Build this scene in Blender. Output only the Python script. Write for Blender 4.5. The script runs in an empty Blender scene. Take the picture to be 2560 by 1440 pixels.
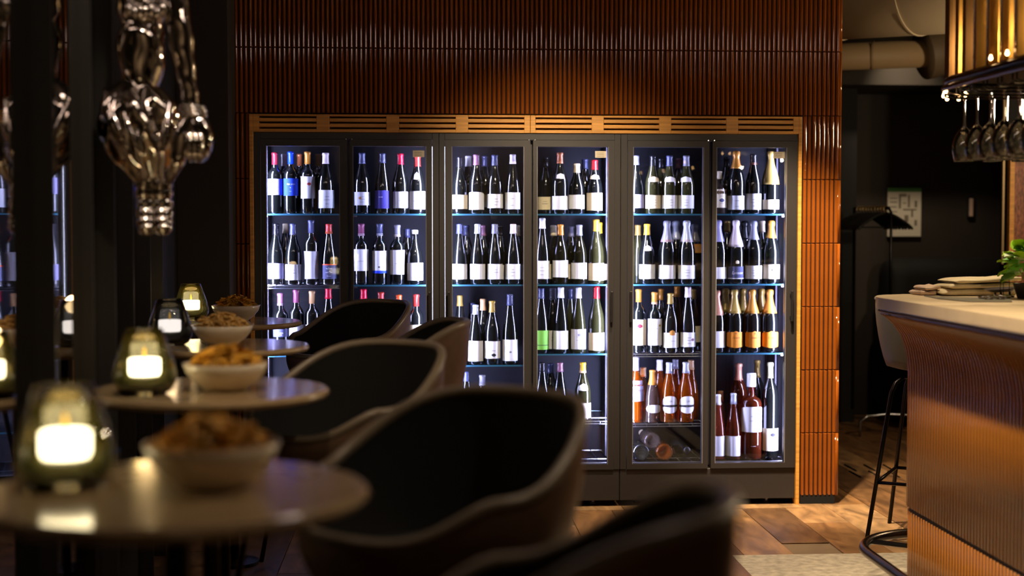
import bpy, bmesh, math, random
from mathutils import Vector, Matrix
random.seed(7)
R = math.radians
S = bpy.context.scene
COL = S.collection

# ------------------------------------------------------------------ camera
F, HC = 3555.0, 1.38
PSI, TH = R(3.75), math.atan(150 / F)
FW = Vector((math.sin(PSI) * math.cos(TH), math.cos(PSI) * math.cos(TH), -math.sin(TH)))
RT = Vector((math.cos(PSI), -math.sin(PSI), 0))
UP = RT.cross(FW)
CAM = Vector((0, 0, HC))
cd = bpy.data.cameras.new('camera')
cd.sensor_width = 36.0
cd.lens = F / 2560 * 36
cd.clip_start = 0.05
cd.dof.use_dof = True
cd.dof.focus_distance = 6.2
cd.dof.aperture_fstop = 1.7
co = bpy.data.objects.new('camera', cd)
COL.objects.link(co)
co.matrix_world = Matrix(((RT.x, UP.x, -FW.x, CAM.x), (RT.y, UP.y, -FW.y, CAM.y), (RT.z, UP.z, -FW.z, CAM.z), (0, 0, 0, 1)))
S.camera = co

# ------------------------------------------------------------------ world, exposure
w = bpy.data.worlds.new('world')
S.world = w
w.use_nodes = True
w.node_tree.nodes['Background'].inputs[0].default_value = (1.0, 0.78, 0.6, 1)
w.node_tree.nodes['Background'].inputs[1].default_value = 0.006
S.view_settings.view_transform = 'Standard'
S.view_settings.look = 'None'
S.view_settings.exposure = 0.0
S.view_settings.gamma = 1.0
S.view_settings.use_curve_mapping = False
cy = S.cycles
cy.caustics_reflective = False
cy.caustics_refractive = False
cy.sample_clamp_indirect = 3.0
cy.max_bounces = 7
cy.diffuse_bounces = 3
cy.use_adaptive_sampling = True
cy.adaptive_threshold = 0.02
cy.transparent_max_bounces = 16
cy.glossy_bounces = 3
cy.use_denoising = True

# ------------------------------------------------------------------ lights of the room and added fill spots (their housings are built further down)
WARM = (1.0, 0.79, 0.53)
SPOTS = [  # name, position, target, watts, cone degrees, blend, colour
    ('oak vent header', (0.70, 4.2, 3.1), (0.66, 6.95, 1.25), 640, 34, 1.0, WARM),
    ('tiled pier', (1.45, 5.75, 3.1), (1.98, 6.95, 0.55), 900, 34, 0.6, WARM),
    ('plank floor', (1.0, 5.5, 3.1), (1.25, 6.35, 0.0), 480, 58, 0.8, WARM),
    ('ribbed bar front', (0.95, 3.4, 3.1), (1.85, 4.3, 0.30), 560, 44, 0.7, WARM),
    ('row of stools', (1.35, 2.2, 3.1), (0.12, 2.9, 0.9), 55, 75, 0.9, WARM),
    ('high tables', (-0.2, 2.6, 3.1), (-0.55, 4.0, 1.0), 60, 75, 0.9, WARM),
    ('entrance wall, added for bounce light', (0.8, -0.6, 3.1), (0.6, -1.6, 1.4), 150, 110, 0.9, WARM),  # unseen, added behind the camera for bounce and reflections
    ('bar worktop, added as fill', (2.45, 5.7, 3.1), (2.2, 5.0, 1.12), 190, 44, 0.7, WARM),  # added out of view to brighten the worktop, linen and plant
    ('floor plan poster, added hidden fill', (3.2, 9.2, 2.82), (3.57, 10.3, 1.25), 60, 60, 0.8, WARM),  # added out of sight behind the duct to brighten the poster
]


def spot_light(name, loc, tgt, watts, cone, blend, colour, parent=None):
    l = bpy.data.lights.new('spot_' + name, 'SPOT')
    l.energy, l.color = watts, colour
    l.spot_size, l.spot_blend, l.shadow_soft_size = R(cone), blend, 0.04
    o = bpy.data.objects.new('spot_beam', l)
    COL.objects.link(o)
    o.location = loc
    o.rotation_euler = (Vector(tgt) - Vector(loc)).to_track_quat('-Z', 'Y').to_euler()
    return o


for sp in SPOTS:
    spot_light(*sp)

# ------------------------------------------------------------------ pixel helpers (2560x1440 frame)
def ray(px, py):
    return FW + RT * ((px - 1280) / F) - UP * ((py - 720) / F)


def PY(px, py, Y):
    d = ray(px, py)
    return CAM + d * (Y / d.y)


def PZ(px, py, Z):
    d = ray(px, py)
    return CAM + d * ((Z - HC) / d.z)


# ------------------------------------------------------------------ materials
def lin(c):
    def f(v):
        v /= 255.0
        return v / 12.92 if v <= 0.04045 else ((v + 0.055) / 1.055) ** 2.4
    return (f(c[0]), f(c[1]), f(c[2]), 1)


MATS = {}


def pm(name, rgb, rough=0.5, metal=0.0, coat=0.0, spec=0.5, trans=0.0, emit=None, estr=0.0, noise=None, bump=None, ior=1.45):
    """Principled material; noise=(scale, amount, stretch) varies the colour, bump=(scale, strength) the relief."""
    if name in MATS:
        return MATS[name]
    m = bpy.data.materials.new(name)
    m.use_nodes = True
    nt = m.node_tree
    b = nt.nodes['Principled BSDF']
    b.inputs['Base Color'].default_value = lin(rgb)
    b.inputs['Roughness'].default_value = rough
    b.inputs['Metallic'].default_value = metal
    b.inputs['Coat Weight'].default_value = coat
    b.inputs['Coat Roughness'].default_value = 0.08
    b.inputs['Specular IOR Level'].default_value = spec
    b.inputs['Transmission Weight'].default_value = trans
    b.inputs['IOR'].default_value = ior
    if emit:
        b.inputs['Emission Color'].default_value = lin(emit)
        b.inputs['Emission Strength'].default_value = estr
    if noise or bump:
        tc = nt.nodes.new('ShaderNodeTexCoord')
        mp = nt.nodes.new('ShaderNodeMapping')
        nt.links.new(tc.outputs['Object'], mp.inputs[0])
        if noise:
            mp.inputs['Scale'].default_value = noise[2] if len(noise) > 2 else (1, 1, 1)
            n = nt.nodes.new('ShaderNodeTexNoise')
            n.inputs['Scale'].default_value = noise[0]
            n.inputs['Detail'].default_value = 6
            nt.links.new(mp.outputs[0], n.inputs['Vector'])
            mr = nt.nodes.new('ShaderNodeMapRange')
            mr.inputs['From Min'].default_value = 0.3
            mr.inputs['From Max'].default_value = 0.7
            mr.inputs['To Min'].default_value = 1 - noise[1]
            mr.inputs['To Max'].default_value = 1 + noise[1]
            nt.links.new(n.outputs['Fac'], mr.inputs['Value'])
            mx = nt.nodes.new('ShaderNodeMix')
            mx.data_type = 'RGBA'
            mx.blend_type = 'MULTIPLY'
            mx.inputs[0].default_value = 1
            mx.inputs[6].default_value = lin(rgb)
            nt.links.new(mr.outputs[0], mx.inputs[7])
            nt.links.new(mx.outputs[2], b.inputs['Base Color'])
        if bump:
            n2 = nt.nodes.new('ShaderNodeTexNoise')
            n2.inputs['Scale'].default_value = bump[0]
            nt.links.new(mp.outputs[0], n2.inputs['Vector'])
            bp = nt.nodes.new('ShaderNodeBump')
            bp.inputs['Strength'].default_value = bump[1]
            bp.inputs['Distance'].default_value = 0.01
            nt.links.new(n2.outputs['Fac'], bp.inputs['Height'])
            nt.links.new(bp.outputs[0], b.inputs['Normal'])
    MATS[name] = m
    return m


def thin_glass(name, tint, refl=1.0, ior=1.45, rough=0.0, body=0.0, bodyc=(200, 200, 200)):
    """Clear or tinted glass: light passes straight through, fresnel reflection on top, optional milky body."""
    if name in MATS:
        return MATS[name]
    m = bpy.data.materials.new(name)
    m.use_nodes = True
    nt = m.node_tree
    nt.nodes.clear()
    out = nt.nodes.new('ShaderNodeOutputMaterial')
    tr = nt.nodes.new('ShaderNodeBsdfTransparent')
    tr.inputs[0].default_value = lin(tint)
    gl = nt.nodes.new('ShaderNodeBsdfGlossy')
    gl.inputs['Roughness'].default_value = rough
    fr = nt.nodes.new('ShaderNodeFresnel')
    fr.inputs['IOR'].default_value = ior
    ml = nt.nodes.new('ShaderNodeMath')
    ml.operation = 'MULTIPLY'
    ml.inputs[1].default_value = refl
    nt.links.new(fr.outputs[0], ml.inputs[0])
    base = tr
    if body > 0:
        df = nt.nodes.new('ShaderNodeBsdfDiffuse')
        df.inputs[0].default_value = lin(bodyc)
        tl = nt.nodes.new('ShaderNodeBsdfTranslucent')
        tl.inputs[0].default_value = lin(bodyc)
        m0 = nt.nodes.new('ShaderNodeMixShader')
        m0.inputs[0].default_value = 0.6
        nt.links.new(df.outputs[0], m0.inputs[1])
        nt.links.new(tl.outputs[0], m0.inputs[2])
        m1 = nt.nodes.new('ShaderNodeMixShader')
        m1.inputs[0].default_value = body
        nt.links.new(tr.outputs[0], m1.inputs[1])
        nt.links.new(m0.outputs[0], m1.inputs[2])
        base = m1
    mx = nt.nodes.new('ShaderNodeMixShader')
    nt.links.new(ml.outputs[0], mx.inputs[0])
    nt.links.new(base.outputs[0], mx.inputs[1])
    nt.links.new(gl.outputs[0], mx.inputs[2])
    nt.links.new(mx.outputs[0], out.inputs[0])
    MATS[name] = m
    return m


def emis(name, rgb, strength):
    if name in MATS:
        return MATS[name]
    m = bpy.data.materials.new(name)
    m.use_nodes = True
    nt = m.node_tree
    nt.nodes.clear()
    out = nt.nodes.new('ShaderNodeOutputMaterial')
    e = nt.nodes.new('ShaderNodeEmission')
    e.inputs[0].default_value = lin(rgb)
    e.inputs[1].default_value = strength
    nt.links.new(e.outputs[0], out.inputs[0])
    MATS[name] = m
    return m


def plank_mat():
    m = bpy.data.materials.new('plank_stone_wood')
    m.use_nodes = True
    nt = m.node_tree
    b = nt.nodes['Principled BSDF']
    oi = nt.nodes.new('ShaderNodeObjectInfo')
    rp = nt.nodes.new('ShaderNodeValToRGB')
    e = rp.color_ramp.elements
    e[0].position, e[0].color = 0.0, lin((112, 82, 56))
    e[1].position, e[1].color = 1.0, lin((176, 142, 104))
    x = e.new(0.5)
    x.color = lin((146, 108, 70))
    nt.links.new(oi.outputs['Random'], rp.inputs[0])
    tc = nt.nodes.new('ShaderNodeTexCoord')
    mp = nt.nodes.new('ShaderNodeMapping')
    mp.inputs['Scale'].default_value = (7, 2.2, 2)
    ad = nt.nodes.new('ShaderNodeVectorMath')
    ad.operation = 'ADD'
    cb = nt.nodes.new('ShaderNodeCombineXYZ')
    ms = nt.nodes.new('ShaderNodeMath')
    ms.operation = 'MULTIPLY'
    ms.inputs[1].default_value = 40
    nt.links.new(oi.outputs['Random'], ms.inputs[0])
    nt.links.new(ms.outputs[0], cb.inputs[1])
    nt.links.new(tc.outputs['Object'], ad.inputs[0])
    nt.links.new(cb.outputs[0], ad.inputs[1])
    nt.links.new(ad.outputs[0], mp.inputs[0])
    n = nt.nodes.new('ShaderNodeTexNoise')
    n.inputs['Scale'].default_value = 1.6
    n.inputs['Detail'].default_value = 8
    n.inputs['Distortion'].default_value = 1.2
    nt.links.new(mp.outputs[0], n.inputs['Vector'])
    r2 = nt.nodes.new('ShaderNodeValToRGB')
    f = r2.color_ramp.elements
    f[0].position, f[0].color = 0.32, (0.42, 0.40, 0.40, 1)
    f[1].position, f[1].color = 0.66, (1.15, 1.1, 1.0, 1)
    nt.links.new(n.outputs['Fac'], r2.inputs[0])
    mx = nt.nodes.new('ShaderNodeMix')
    mx.data_type = 'RGBA'
    mx.blend_type = 'MULTIPLY'
    mx.inputs[0].default_value = 1
    nt.links.new(rp.outputs[0], mx.inputs[6])
    nt.links.new(r2.outputs[0], mx.inputs[7])
    nt.links.new(mx.outputs[2], b.inputs['Base Color'])
    b.inputs['Roughness'].default_value = 0.42
    bp = nt.nodes.new('ShaderNodeBump')
    bp.inputs['Strength'].default_value = 0.25
    bp.inputs['Distance'].default_value = 0.01
    nt.links.new(n.outputs['Fac'], bp.inputs['Height'])
    nt.links.new(bp.outputs[0], b.inputs['Normal'])
    return m


TILE = pm('tile_glaze', (138, 72, 19), 0.06, coat=0.4, noise=(3, 0.22))
TILE.node_tree.nodes['Principled BSDF'].inputs['Coat Roughness'].default_value = 0.03
GROUT = pm('grout_dark', (26, 17, 12), 0.9)
WOOD = pm('oak_oiled', (214, 152, 68), 0.45, noise=(6, 0.22, (0.6, 6, 14)))
FRAME = pm('powder_coat_black', (46, 42, 41), 0.45)
FRAMEI = pm('liner_dark', (17, 16, 22), 0.55, spec=0.25)
BLACK = pm('black_matte', (9, 8, 8), 0.8)
DARKWALL = pm('wall_paint_black_brown', (44, 37, 31), 0.7, noise=(1.5, 0.12))
STEEL = pm('steel', (170, 172, 178), 0.25, 1.0)
CHROME = pm('chrome', (215, 208, 198), 0.07, 1.0)
DARKSTEEL = pm('dark_steel', (38, 36, 36), 0.3, 1.0)
BRASS = pm('brass', (176, 128, 58), 0.3, 1.0)
PANE = thin_glass('pane_glass', (246, 248, 250), 0.9)
SHELFG = thin_glass('shelf_glass', (214, 232, 236), 0.8)
SHELFE = thin_glass('shelf_glass_edge', (120, 190, 205), 1.0, body=0.75, bodyc=(96, 176, 200))
CLEAR = thin_glass('stemware_glass', (250, 250, 246), 1.7, body=0.025, bodyc=(220, 214, 196))
PLANK = plank_mat()


# ------------------------------------------------------------------ mesh helpers
def link(o, parent=None):
    COL.objects.link(o)
    if parent is not None:
        o.parent = parent
    return o


def mesh_from(bm, name):
    bmesh.ops.recalc_face_normals(bm, faces=bm.faces)
    me = bpy.data.meshes.new(name)
    bm.to_mesh(me)
    bm.free()
    return me


def ob(name, data, mat=None, parent=None, loc=None, smooth=False):
    if isinstance(data, bmesh.types.BMesh):
        data = mesh_from(data, name)
    if mat is not None and len(data.materials) == 0:
        data.materials.append(mat)
    if smooth:
        data.polygons.foreach_set('use_smooth', [True] * len(data.polygons))
    o = bpy.data.objects.new(name, data)
    if loc is not None:
        o.location = loc
    return link(o, parent)


def empty(name, loc=(0, 0, 0), rz=0.0, parent=None):
    o = bpy.data.objects.new(name, None)
    o.location = loc
    o.rotation_euler = (0, 0, rz)
    o.empty_display_size = 0.05
    return link(o, parent)


def tag(o, label, cat, group=None, kind=None):
    o['label'] = label
    o['category'] = cat
    if group:
        o['group'] = group
    if kind:
        o['kind'] = kind
    return o


def struct(o, label=None):
    o['kind'] = 'structure'
    if label:
        o['label'] = label
    return o


def bx(bm, x0, x1, y0, y1, z0, z1):
    vs = [bm.verts.new((x, y, z)) for x in (x0, x1) for y in (y0, y1) for z in (z0, z1)]
    for q in ((0, 1, 3, 2), (4, 6, 7, 5), (0, 4, 5, 1), (2, 3, 7, 6), (0, 2, 6, 4), (1, 5, 7, 3)):
        bm.faces.new([vs[i] for i in q])


def box(x0, x1, y0, y1, z0, z1, bevel=0.0, seg=2):
    bm = bmesh.new()
    bx(bm, min(x0, x1), max(x0, x1), min(y0, y1), max(y0, y1), min(z0, z1), max(z0, z1))
    if bevel > 0:
        bmesh.ops.bevel(bm, geom=bm.edges[:], offset=bevel, segments=seg, affect='EDGES', profile=0.5)
    return bm


def lathe(prof, seg=24, bm=None, off=(0, 0, 0), close=True):
    bm = bm or bmesh.new()
    rings = []
    for (r, z) in prof:
        if r < 1e-6:
            rings.append([bm.verts.new((off[0], off[1], off[2] + z))])
        else:
            rings.append([bm.verts.new((off[0] + r * math.cos(2 * math.pi * k / seg), off[1] + r * math.sin(2 * math.pi * k / seg), off[2] + z)) for k in range(seg)])
    for a, b in zip(rings, rings[1:]):
        for k in range(seg):
            k2 = (k + 1) % seg
            if len(a) == 1 and len(b) == 1:
                continue
            if len(a) == 1:
                bm.faces.new((a[0], b[k], b[k2]))
            elif len(b) == 1:
                bm.faces.new((a[k], b[0], a[k2]))
            else:
                bm.faces.new((a[k], b[k], b[k2], a[k2]))
    if close:
        for rg in (rings[0], rings[-1]):
            if len(rg) > 2:
                bm.faces.new(rg)
    return bm


def tube(pts, rad, seg=8, bm=None, closed=False, cap=True, wob=None):
    """Sweep a round section along pts; rad is a number or one per point."""
    bm = bm or bmesh.new()
    pts = [Vector(p) for p in pts]
    n = len(pts)
    rads = rad if isinstance(rad, (list, tuple)) else [rad] * n
    rings = []
    prev = None
    for i, p in enumerate(pts):
        if closed:
            t = pts[(i + 1) % n] - pts[i - 1]
        else:
            t = pts[min(i + 1, n - 1)] - pts[max(i - 1, 0)]
        t.normalize()
        if prev is None:
            a = Vector((0, 0, 1)) if abs(t.z) < 0.9 else Vector((1, 0, 0))
            nx = t.cross(a).normalized()
        else:
            nx = (prev - t * prev.dot(t)).normalized()
        prev = nx
        ny = t.cross(nx)
        ring = []
        for k in range(seg):
            an = 2 * math.pi * k / seg
            rr = rads[i] * (wob(i, an) if wob else 1)
            ring.append(bm.verts.new(p + nx * (rr * math.cos(an)) + ny * (rr * math.sin(an))))
        rings.append(ring)
    m = n if closed else n - 1
    for i in range(m):
        a, b = rings[i], rings[(i + 1) % n]
        for k in range(seg):
            k2 = (k + 1) % seg
            bm.faces.new((a[k], b[k], b[k2], a[k2]))
    if cap and not closed:
        bm.faces.new(rings[0])
        bm.faces.new(rings[-1])
    return bm


def arc(c, r, a0, a1, n, ax=0, ay=1):
    out = []
    for i in range(n + 1):
        a = a0 + (a1 - a0) * i / n
        p = list(c)
        p[ax] += r * math.cos(a)
        p[ay] += r * math.sin(a)
        out.append(tuple(p))
    return out


def smooth_path(pts, n=6):
    """Catmull-Rom through pts (tuples of any length)."""
    out = []
    P = [pts[0]] + list(pts) + [pts[-1]]
    for i in range(1, len(P) - 2):
        p0, p1, p2, p3 = P[i - 1], P[i], P[i + 1], P[i + 2]
        for k in range(n):
            t = k / n
            out.append(tuple(0.5 * (2 * b + (c - a) * t + (2 * a - 5 * b + 4 * c - d) * t * t + (3 * b - a - 3 * c + d) * t ** 3)
                             for a, b, c, d in zip(p0, p1, p2, p3)))
    out.append(tuple(pts[-1]))
    return out


def copy_tree(o, parent=None):
    c = o.copy()
    COL.objects.link(c)
    c.parent = parent
    for ch in o.children:
        copy_tree(ch, c)
    return c


# ================================================================== SETTING
W = 6.95           # front plane of the tiled wall
ZC = 3.2           # ceiling


def XW(px, Y=W):
    return PY(px, 720, Y).x


def ZW(py, px=1300, Y=W):
    return PY(px, py, Y).z


# floor with planks
fl = struct(ob('floor', box(-2.2, 4.6, -1.6, 10.6, -0.06, -0.006), pm('floor_joint', (120, 98, 74), 0.8)), 'brown stone plank floor')
pw, pl = 0.215, 1.25
pbm = box(-pw / 2 + 0.0015, pw / 2 - 0.0015, -pl / 2 + 0.0015, pl / 2 - 0.0015, -0.006, 0.0, 0.0012, 1)
pme = mesh_from(pbm, 'plank')
pme.materials.append(PLANK)
nx0 = 0
for i in range(26):
    x = -1.75 + i * pw
    for j in range(10):
        y = -1.2 + j * pl + (i % 3) * pl / 3
        if y - pl / 2 > 10.2 or y < 1.0:
            continue
        # planks stop at the pale border round the bar
        if x > 1.42 and y - pl / 2 < 5.9 and y + pl / 2 < 6.3:
            continue
        if -0.95 < x < 2.2 and y > 7.9 and x < 1.95:
            continue
        o = ob('plank', pme, parent=fl, loc=(x, y, random.uniform(-0.0008, 0.0006)))
# the threshold strip in front of the cabinets
for k in range(3):
    ob('threshold_plank', box(-0.8 + k * 0.9, 0.097 + k * 0.9, W - 0.10, W - 0.002, 0.0, 0.0035), PLANK, fl)
# pale terrazzo border round the bar
TERR = pm('terrazzo_pale', (172, 160, 140), 0.6, noise=(28, 0.3), bump=(40, 0.2))
struct(ob('floor_border', box(1.315, 4.3, -1.6, 5.87, -0.006, 0.0012), TERR), 'pale stone border around the bar')
for k in range(6):
    p = PZ(2112 + (k % 3) * 48 + (k // 3) * 12, 1163 + (k // 3) * 16, 0)
    q = PZ(2142 + (k % 3) * 48 + (k // 3) * 12, 1179 + (k // 3) * 16, 0)
    ob('floor_inlay', tube([(p.x, p.y, 0.002), (q.x, q.y, 0.002)], 0.005, 6), STEEL, fl)

# ceiling, far walls
struct(ob('ceiling', box(-2.2, 4.6, -1.6, 10.6, ZC, ZC + 0.06), pm('ceiling_dark', (58, 47, 36), 0.8)))
struct(ob('wall_far', box(-0.6, 4.6, 10.3, 10.4, 0, ZC), DARKWALL))
struct(ob('wall_right', box(4.3, 4.36, -1.6, 10.3, 0, ZC), DARKWALL))
struct(ob('wall_front', box(-2.2, 4.6, -1.66, -1.6, 0, ZC), pm('wall_plaster_tan', (128, 112, 96), 0.8)), 'tan plaster wall')
# dropped bulkhead at the far wall
struct(ob('bulkhead', box(1.9, 4.3, 9.6, 10.3, 2.36, ZC), pm('bulkhead_paint', (40, 34, 28), 0.8)))
# dark doorway edge beside the pier
p = PY(2138, 600, 9.9)
struct(ob('trim_1', box(1.95, p.x, 9.88, 9.98, 0, 2.36), BLACK))

# tiled wall: upper band and two piers
XL, XR = XW(577), 2.086
up = struct(ob('wall_back', box(XL, XR, W + 0.012, W + 0.8, 1.935, ZC), GROUT), 'brown ribbed tile wall above the wine cabinets')
pr = struct(ob('wall_pier_right', box(1.895, XR - 0.004, W + 0.012, W + 0.8, 0.05, 1.935), GROUT), 'orange ribbed tile pier beside the wine cabinets')
pl_ = struct(ob('wall_pier_left', box(XL, -0.806, W + 0.012, W + 0.8, 0.05, 1.935), GROUT), 'narrow dark tile pier beside the pillar')
ob('plinth', box(1.895, XR - 0.01, W + 0.004, W + 0.1, 0.0, 0.05), BLACK, pr)
ob('plinth', box(XL, -0.806, W + 0.02, W + 0.1, 0.0, 0.05), BLACK, pl_)


def tile_mesh(wd, dp, h):
    bm = bmesh.new()
    n = 7
    prof = []
    for k in range(n + 1):
        a = math.pi * k / n
        prof.append((-wd / 2 * math.cos(a), -dp * math.sin(a) ** 0.8))
    lo = [bm.verts.new((x, y, 0.0)) for x, y in prof]
    m1 = [bm.verts.new((x, y, 0.003)) for x, y in prof]
    for v in lo:
        v.co.y *= 0.6
    m2 = [bm.verts.new((x, y, h - 0.003)) for x, y in prof]
    hi = [bm.verts.new((x, y * 0.6, h)) for x, y in prof]
    c1 = [bm.verts.new(v.co) for v in m1]
    c2 = [bm.verts.new(v.co) for v in m2]
    for a, b in ((lo, c1), (m1, m2), (c2, hi)):
        for k in range(n):
            bm.faces.new((a[k], b[k], b[k + 1], a[k + 1]))
    bm.faces.new(lo)
    bm.faces.new(hi[::-1])
    me = bpy.data.meshes.new('tile')
    bm.to_mesh(me)
    bm.free()
    return me


TP = 0.023
TZ = 0.3155
tme = tile_mesh(0.0180, 0.0125, TZ - 0.002)
tme.materials.append(TILE)
tme.polygons.foreach_set('use_smooth', [True] * len(tme.polygons))


def tiles(parent, x0, x1, z0, rows):
    n = int(round((x1 - x0) / TP))
    st = (x1 - x0) / n
    for j in range(rows):
        for i in range(n):
            o = ob('tile', tme, parent=parent, loc=(x0 + (i + 0.5) * st, W + 0.0125, z0 + j * TZ + 0.001))
            o.rotation_euler = (R(random.uniform(-0.35, 0.35)), 0, R(random.uniform(-1.5, 1.5)))


Z0 = 1.9345 - 6 * TZ
tiles(up, XL, XR - 0.002, 1.9345, 2)
tiles(pr, 1.90, XR - 0.004, Z0, 6)
tiles(pl_, XL, -0.812, Z0, 6)
# rows above the frame edge continue to the ceiling as one piece
bm = bmesh.new()
for j in (2, 3):
    for i in range(130):
        x = XL + (i + 0.5) * (XR - XL) / 130
        z0, z1 = 1.9345 + j * TZ + 0.002, min(1.9345 + (j + 1) * TZ - 0.002, ZC)
        v = [bm.verts.new((x + dx, W + dy, z)) for z in (z0, z1) for dx, dy in ((-0.01, 0.0125), (-0.005, 0.002), (0.005, 0.002), (0.01, 0.0125))]
        for k in range(3):
            bm.faces.new((v[k], v[k + 1], v[k + 5], v[k + 4]))
o = ob('upper_tiles', bm, TILE, up)
o['kind'] = 'stuff'
# rounded corner tiles of the right end
for j in range(8):
    z = Z0 + j * TZ
    ob('corner_tile', tube([(XR - 0.004, W + 0.016, z + 0.002), (XR - 0.004, W + 0.016, z + TZ - 0.002)], 0.0135, 12), TILE, pr if j < 6 else up, smooth=True)

# dark pillar at the left end of the tiled wall
cx0, cx1 = PY(441, 600, 6.72).x, PY(575, 600, 6.72).x
pil = struct(ob('wall_pillar', box(cx0, cx1, 6.72, 7.6, 0, ZC, 0.006), DARKWALL), 'dark painted pillar')

# mirror wall on the left, slightly out of square
MD = Vector((-math.sin(R(6.6)), math.cos(R(6.6)), 0))
MN = Vector((-math.cos(R(6.6)), -math.sin(R(6.6)), 0))     # towards the wall


def MP(u, v, z=0.0):
    q = MD * u + MN * v
    return Vector((q.x, q.y, z))


def mirror_box(u0, u1, v0, v1, z0, z1):
    bm = bmesh.new()
    bx(bm, u0, u1, v0, v1, z0, z1)
    for v in bm.verts:
        q = MP(v.co.x, v.co.y, v.co.z)
        v.co = q
    return bm


UE = 6.25
wl = struct(ob('wall_left', mirror_box(-0.5, UE, 0.424, 0.52, 0, ZC), BLACK), 'dark wall lined with mirror panels and fins')
MIRR = pm('mirror_bronze', (206, 200, 194), 0.02, 1.0)
fins = [0.4, 1.1, 1.8, 2.87, 3.66, 4.01, 4.62, 5.38, 6.1]
for a, b in zip([-0.5] + fins, fins + [UE]):
    ob('mirror_panel', mirror_box(a + 0.012, b - 0.001, 0.415, 0.423, 0.08, ZC - 0.1), MIRR, wl)
for k, uu in enumerate(fins):
    d = {3: 0.040, 4: 0.026}.get(k, 0.047)
    ob('fin', mirror_box(uu, uu + 0.012, 0.415 - d, 0.424, 0.0, ZC), pm('fin_dark', (16, 13, 11), 0.6), wl)
# dark panel that closes the gap between mirror wall and pillar
a, b = MP(UE, 0.40), Vector((cx0, 6.72, 0))
bm = bmesh.new()
v = [bm.verts.new((q.x, q.y + d, z)) for z in (0, ZC) for q, d in ((a, 0), (b, 0), (b, 0.05), (a, 0.05))]
for q in ((0, 1, 5, 4), (1, 2, 6, 5), (2, 3, 7, 6), (3, 0, 4, 7), (0, 3, 2, 1), (4, 5, 6, 7)):
    bm.faces.new([v[i] for i in q])
struct(ob('trim_2', bm, BLACK))

# ================================================================== OAK SURROUND WITH VENT SLOTS
ws = empty('cabinet_surround', (0.54, W, 0))
tag(ws, 'oak surround with slotted vent header framing the three wine cabinets', 'surround')


def wbox(name, x0, x1, z0, z1, y0=W - 0.022, y1=W + 0.05, mat=WOOD, parent=ws, bev=0.0015):
    o = ob(name, box(x0 - 0.54, x1 - 0.54, y0 - W, y1 - W, z0, z1, bev, 1), mat, parent)
    return o


zt, zb = 1.928, 1.842
xl0, xl1, xr0, xr1 = XW(627), XW(637), 1.871, 1.888
wbox('jamb', xl0, xl1, 0.0, zt)
wbox('jamb', xr0, xr1, 0.0, zt)
groups = [(648.4, 792), (824, 966), (997.5, 1139), (1170, 1310), (1338, 1478), (1508, 1646), (1676, 1813), (1843, 1980.5)]
gx = [(PY(a, 306, W).x, PY(b, 306, W).x) for a, b in groups]
zs = [ZW(293, 650), ZW(306.5, 650), ZW(320, 650)]
sl = 0.0045
edges = [(xl1, gx[0][0])] + [(gx[k][1], gx[k + 1][0]) for k in range(7)] + [(gx[7][1], xr0)]
for k, (a, b) in enumerate(edges):
    if k == 4:
        mid = PY(1325, 306, W).x
        wbox('header_stile', a, mid - 0.0008, zb, zt)
        wbox('header_stile', mid + 0.0008, b, zb, zt)
    else:
        wbox('header_stile', a, b, zb, zt)
for a, b in gx:
    zz = [zt, zs[0] + sl, zs[0] - sl, zs[1] + sl, zs[1] - sl, zs[2] + sl, zs[2] - sl, zb]
    for k in range(4):
        wbox('vent_slat', a, b, zz[2 * k + 1], zz[2 * k])
wbox('vent_backing', xl1, xr0, zb, zt, W + 0.055, W + 0.06, BLACK, bev=0)

# ================================================================== WINE CABINETS
DOORS = {1: (655, 870.5, 668, 851), 2: (877.5, 1081, 884, 1066), 3: (1113, 1325, 1130, 1309), 4: (1332, 1534, 1342, 1519),
         5: (1567, 1770, 1581, 1756), 6: (1777.5, 1987, 1788, 1962)}
FR = {'a': (637.5, 1098, (1, 2)), 'b': (1098, 1550, (3, 4)), 'c': (1550, 1993.5, (5, 6))}
ZT = zb - 0.001
ZDT, ZDB = ZW(351, 1300), 0.188             # door top / bottom
ZGT, ZGB = ZW(367, 1300), ZW(1158, 1650)    # glass top / bottom
YS = W + 0.07                               # front of the shelves
YB = W + 0.50                               # back liner
SHELF = {}
for d in range(1, 7):
    rows = [534.5, 711, 885]
    if d == 3:
        rows = [534.5, 711, 912, 1080]
    if d == 4:
        rows = [534.5, 711, 885, 1053]
    if d == 5:
        rows = [534.5, 710, 883, 1057]
    if d == 6:
        rows = [534.5, 710, 883]
    if d in (1, 2):
        rows = [534.5, 711, 885, 1057]
    for k, y in enumerate(rows):
        SHELF[(d, k + 1)] = PY(1300 if d < 5 else 1760, y, YS).z
    SHELF[(d, 9)] = PY(1700, 1153, YS).z
WIRE = {(1, 2), (4, 4), (5, 3), (5, 4), (1, 9), (2, 9), (3, 9), (4, 9), (5, 9), (6, 9)}
DOORNAME = {1: 'first', 2: 'second', 3: 'third', 4: 'fourth', 5: 'fifth', 6: 'sixth'}
LEDC = (0.54, 0.55, 1.0)
CABLAB = {'a': 'black double door wine cabinet standing beside the dark pillar',
          'b': 'black double door wine cabinet between the two other cabinets',
          'c': 'black double door wine cabinet standing beside the orange tile pier'}
GAP = 0.0015
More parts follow.
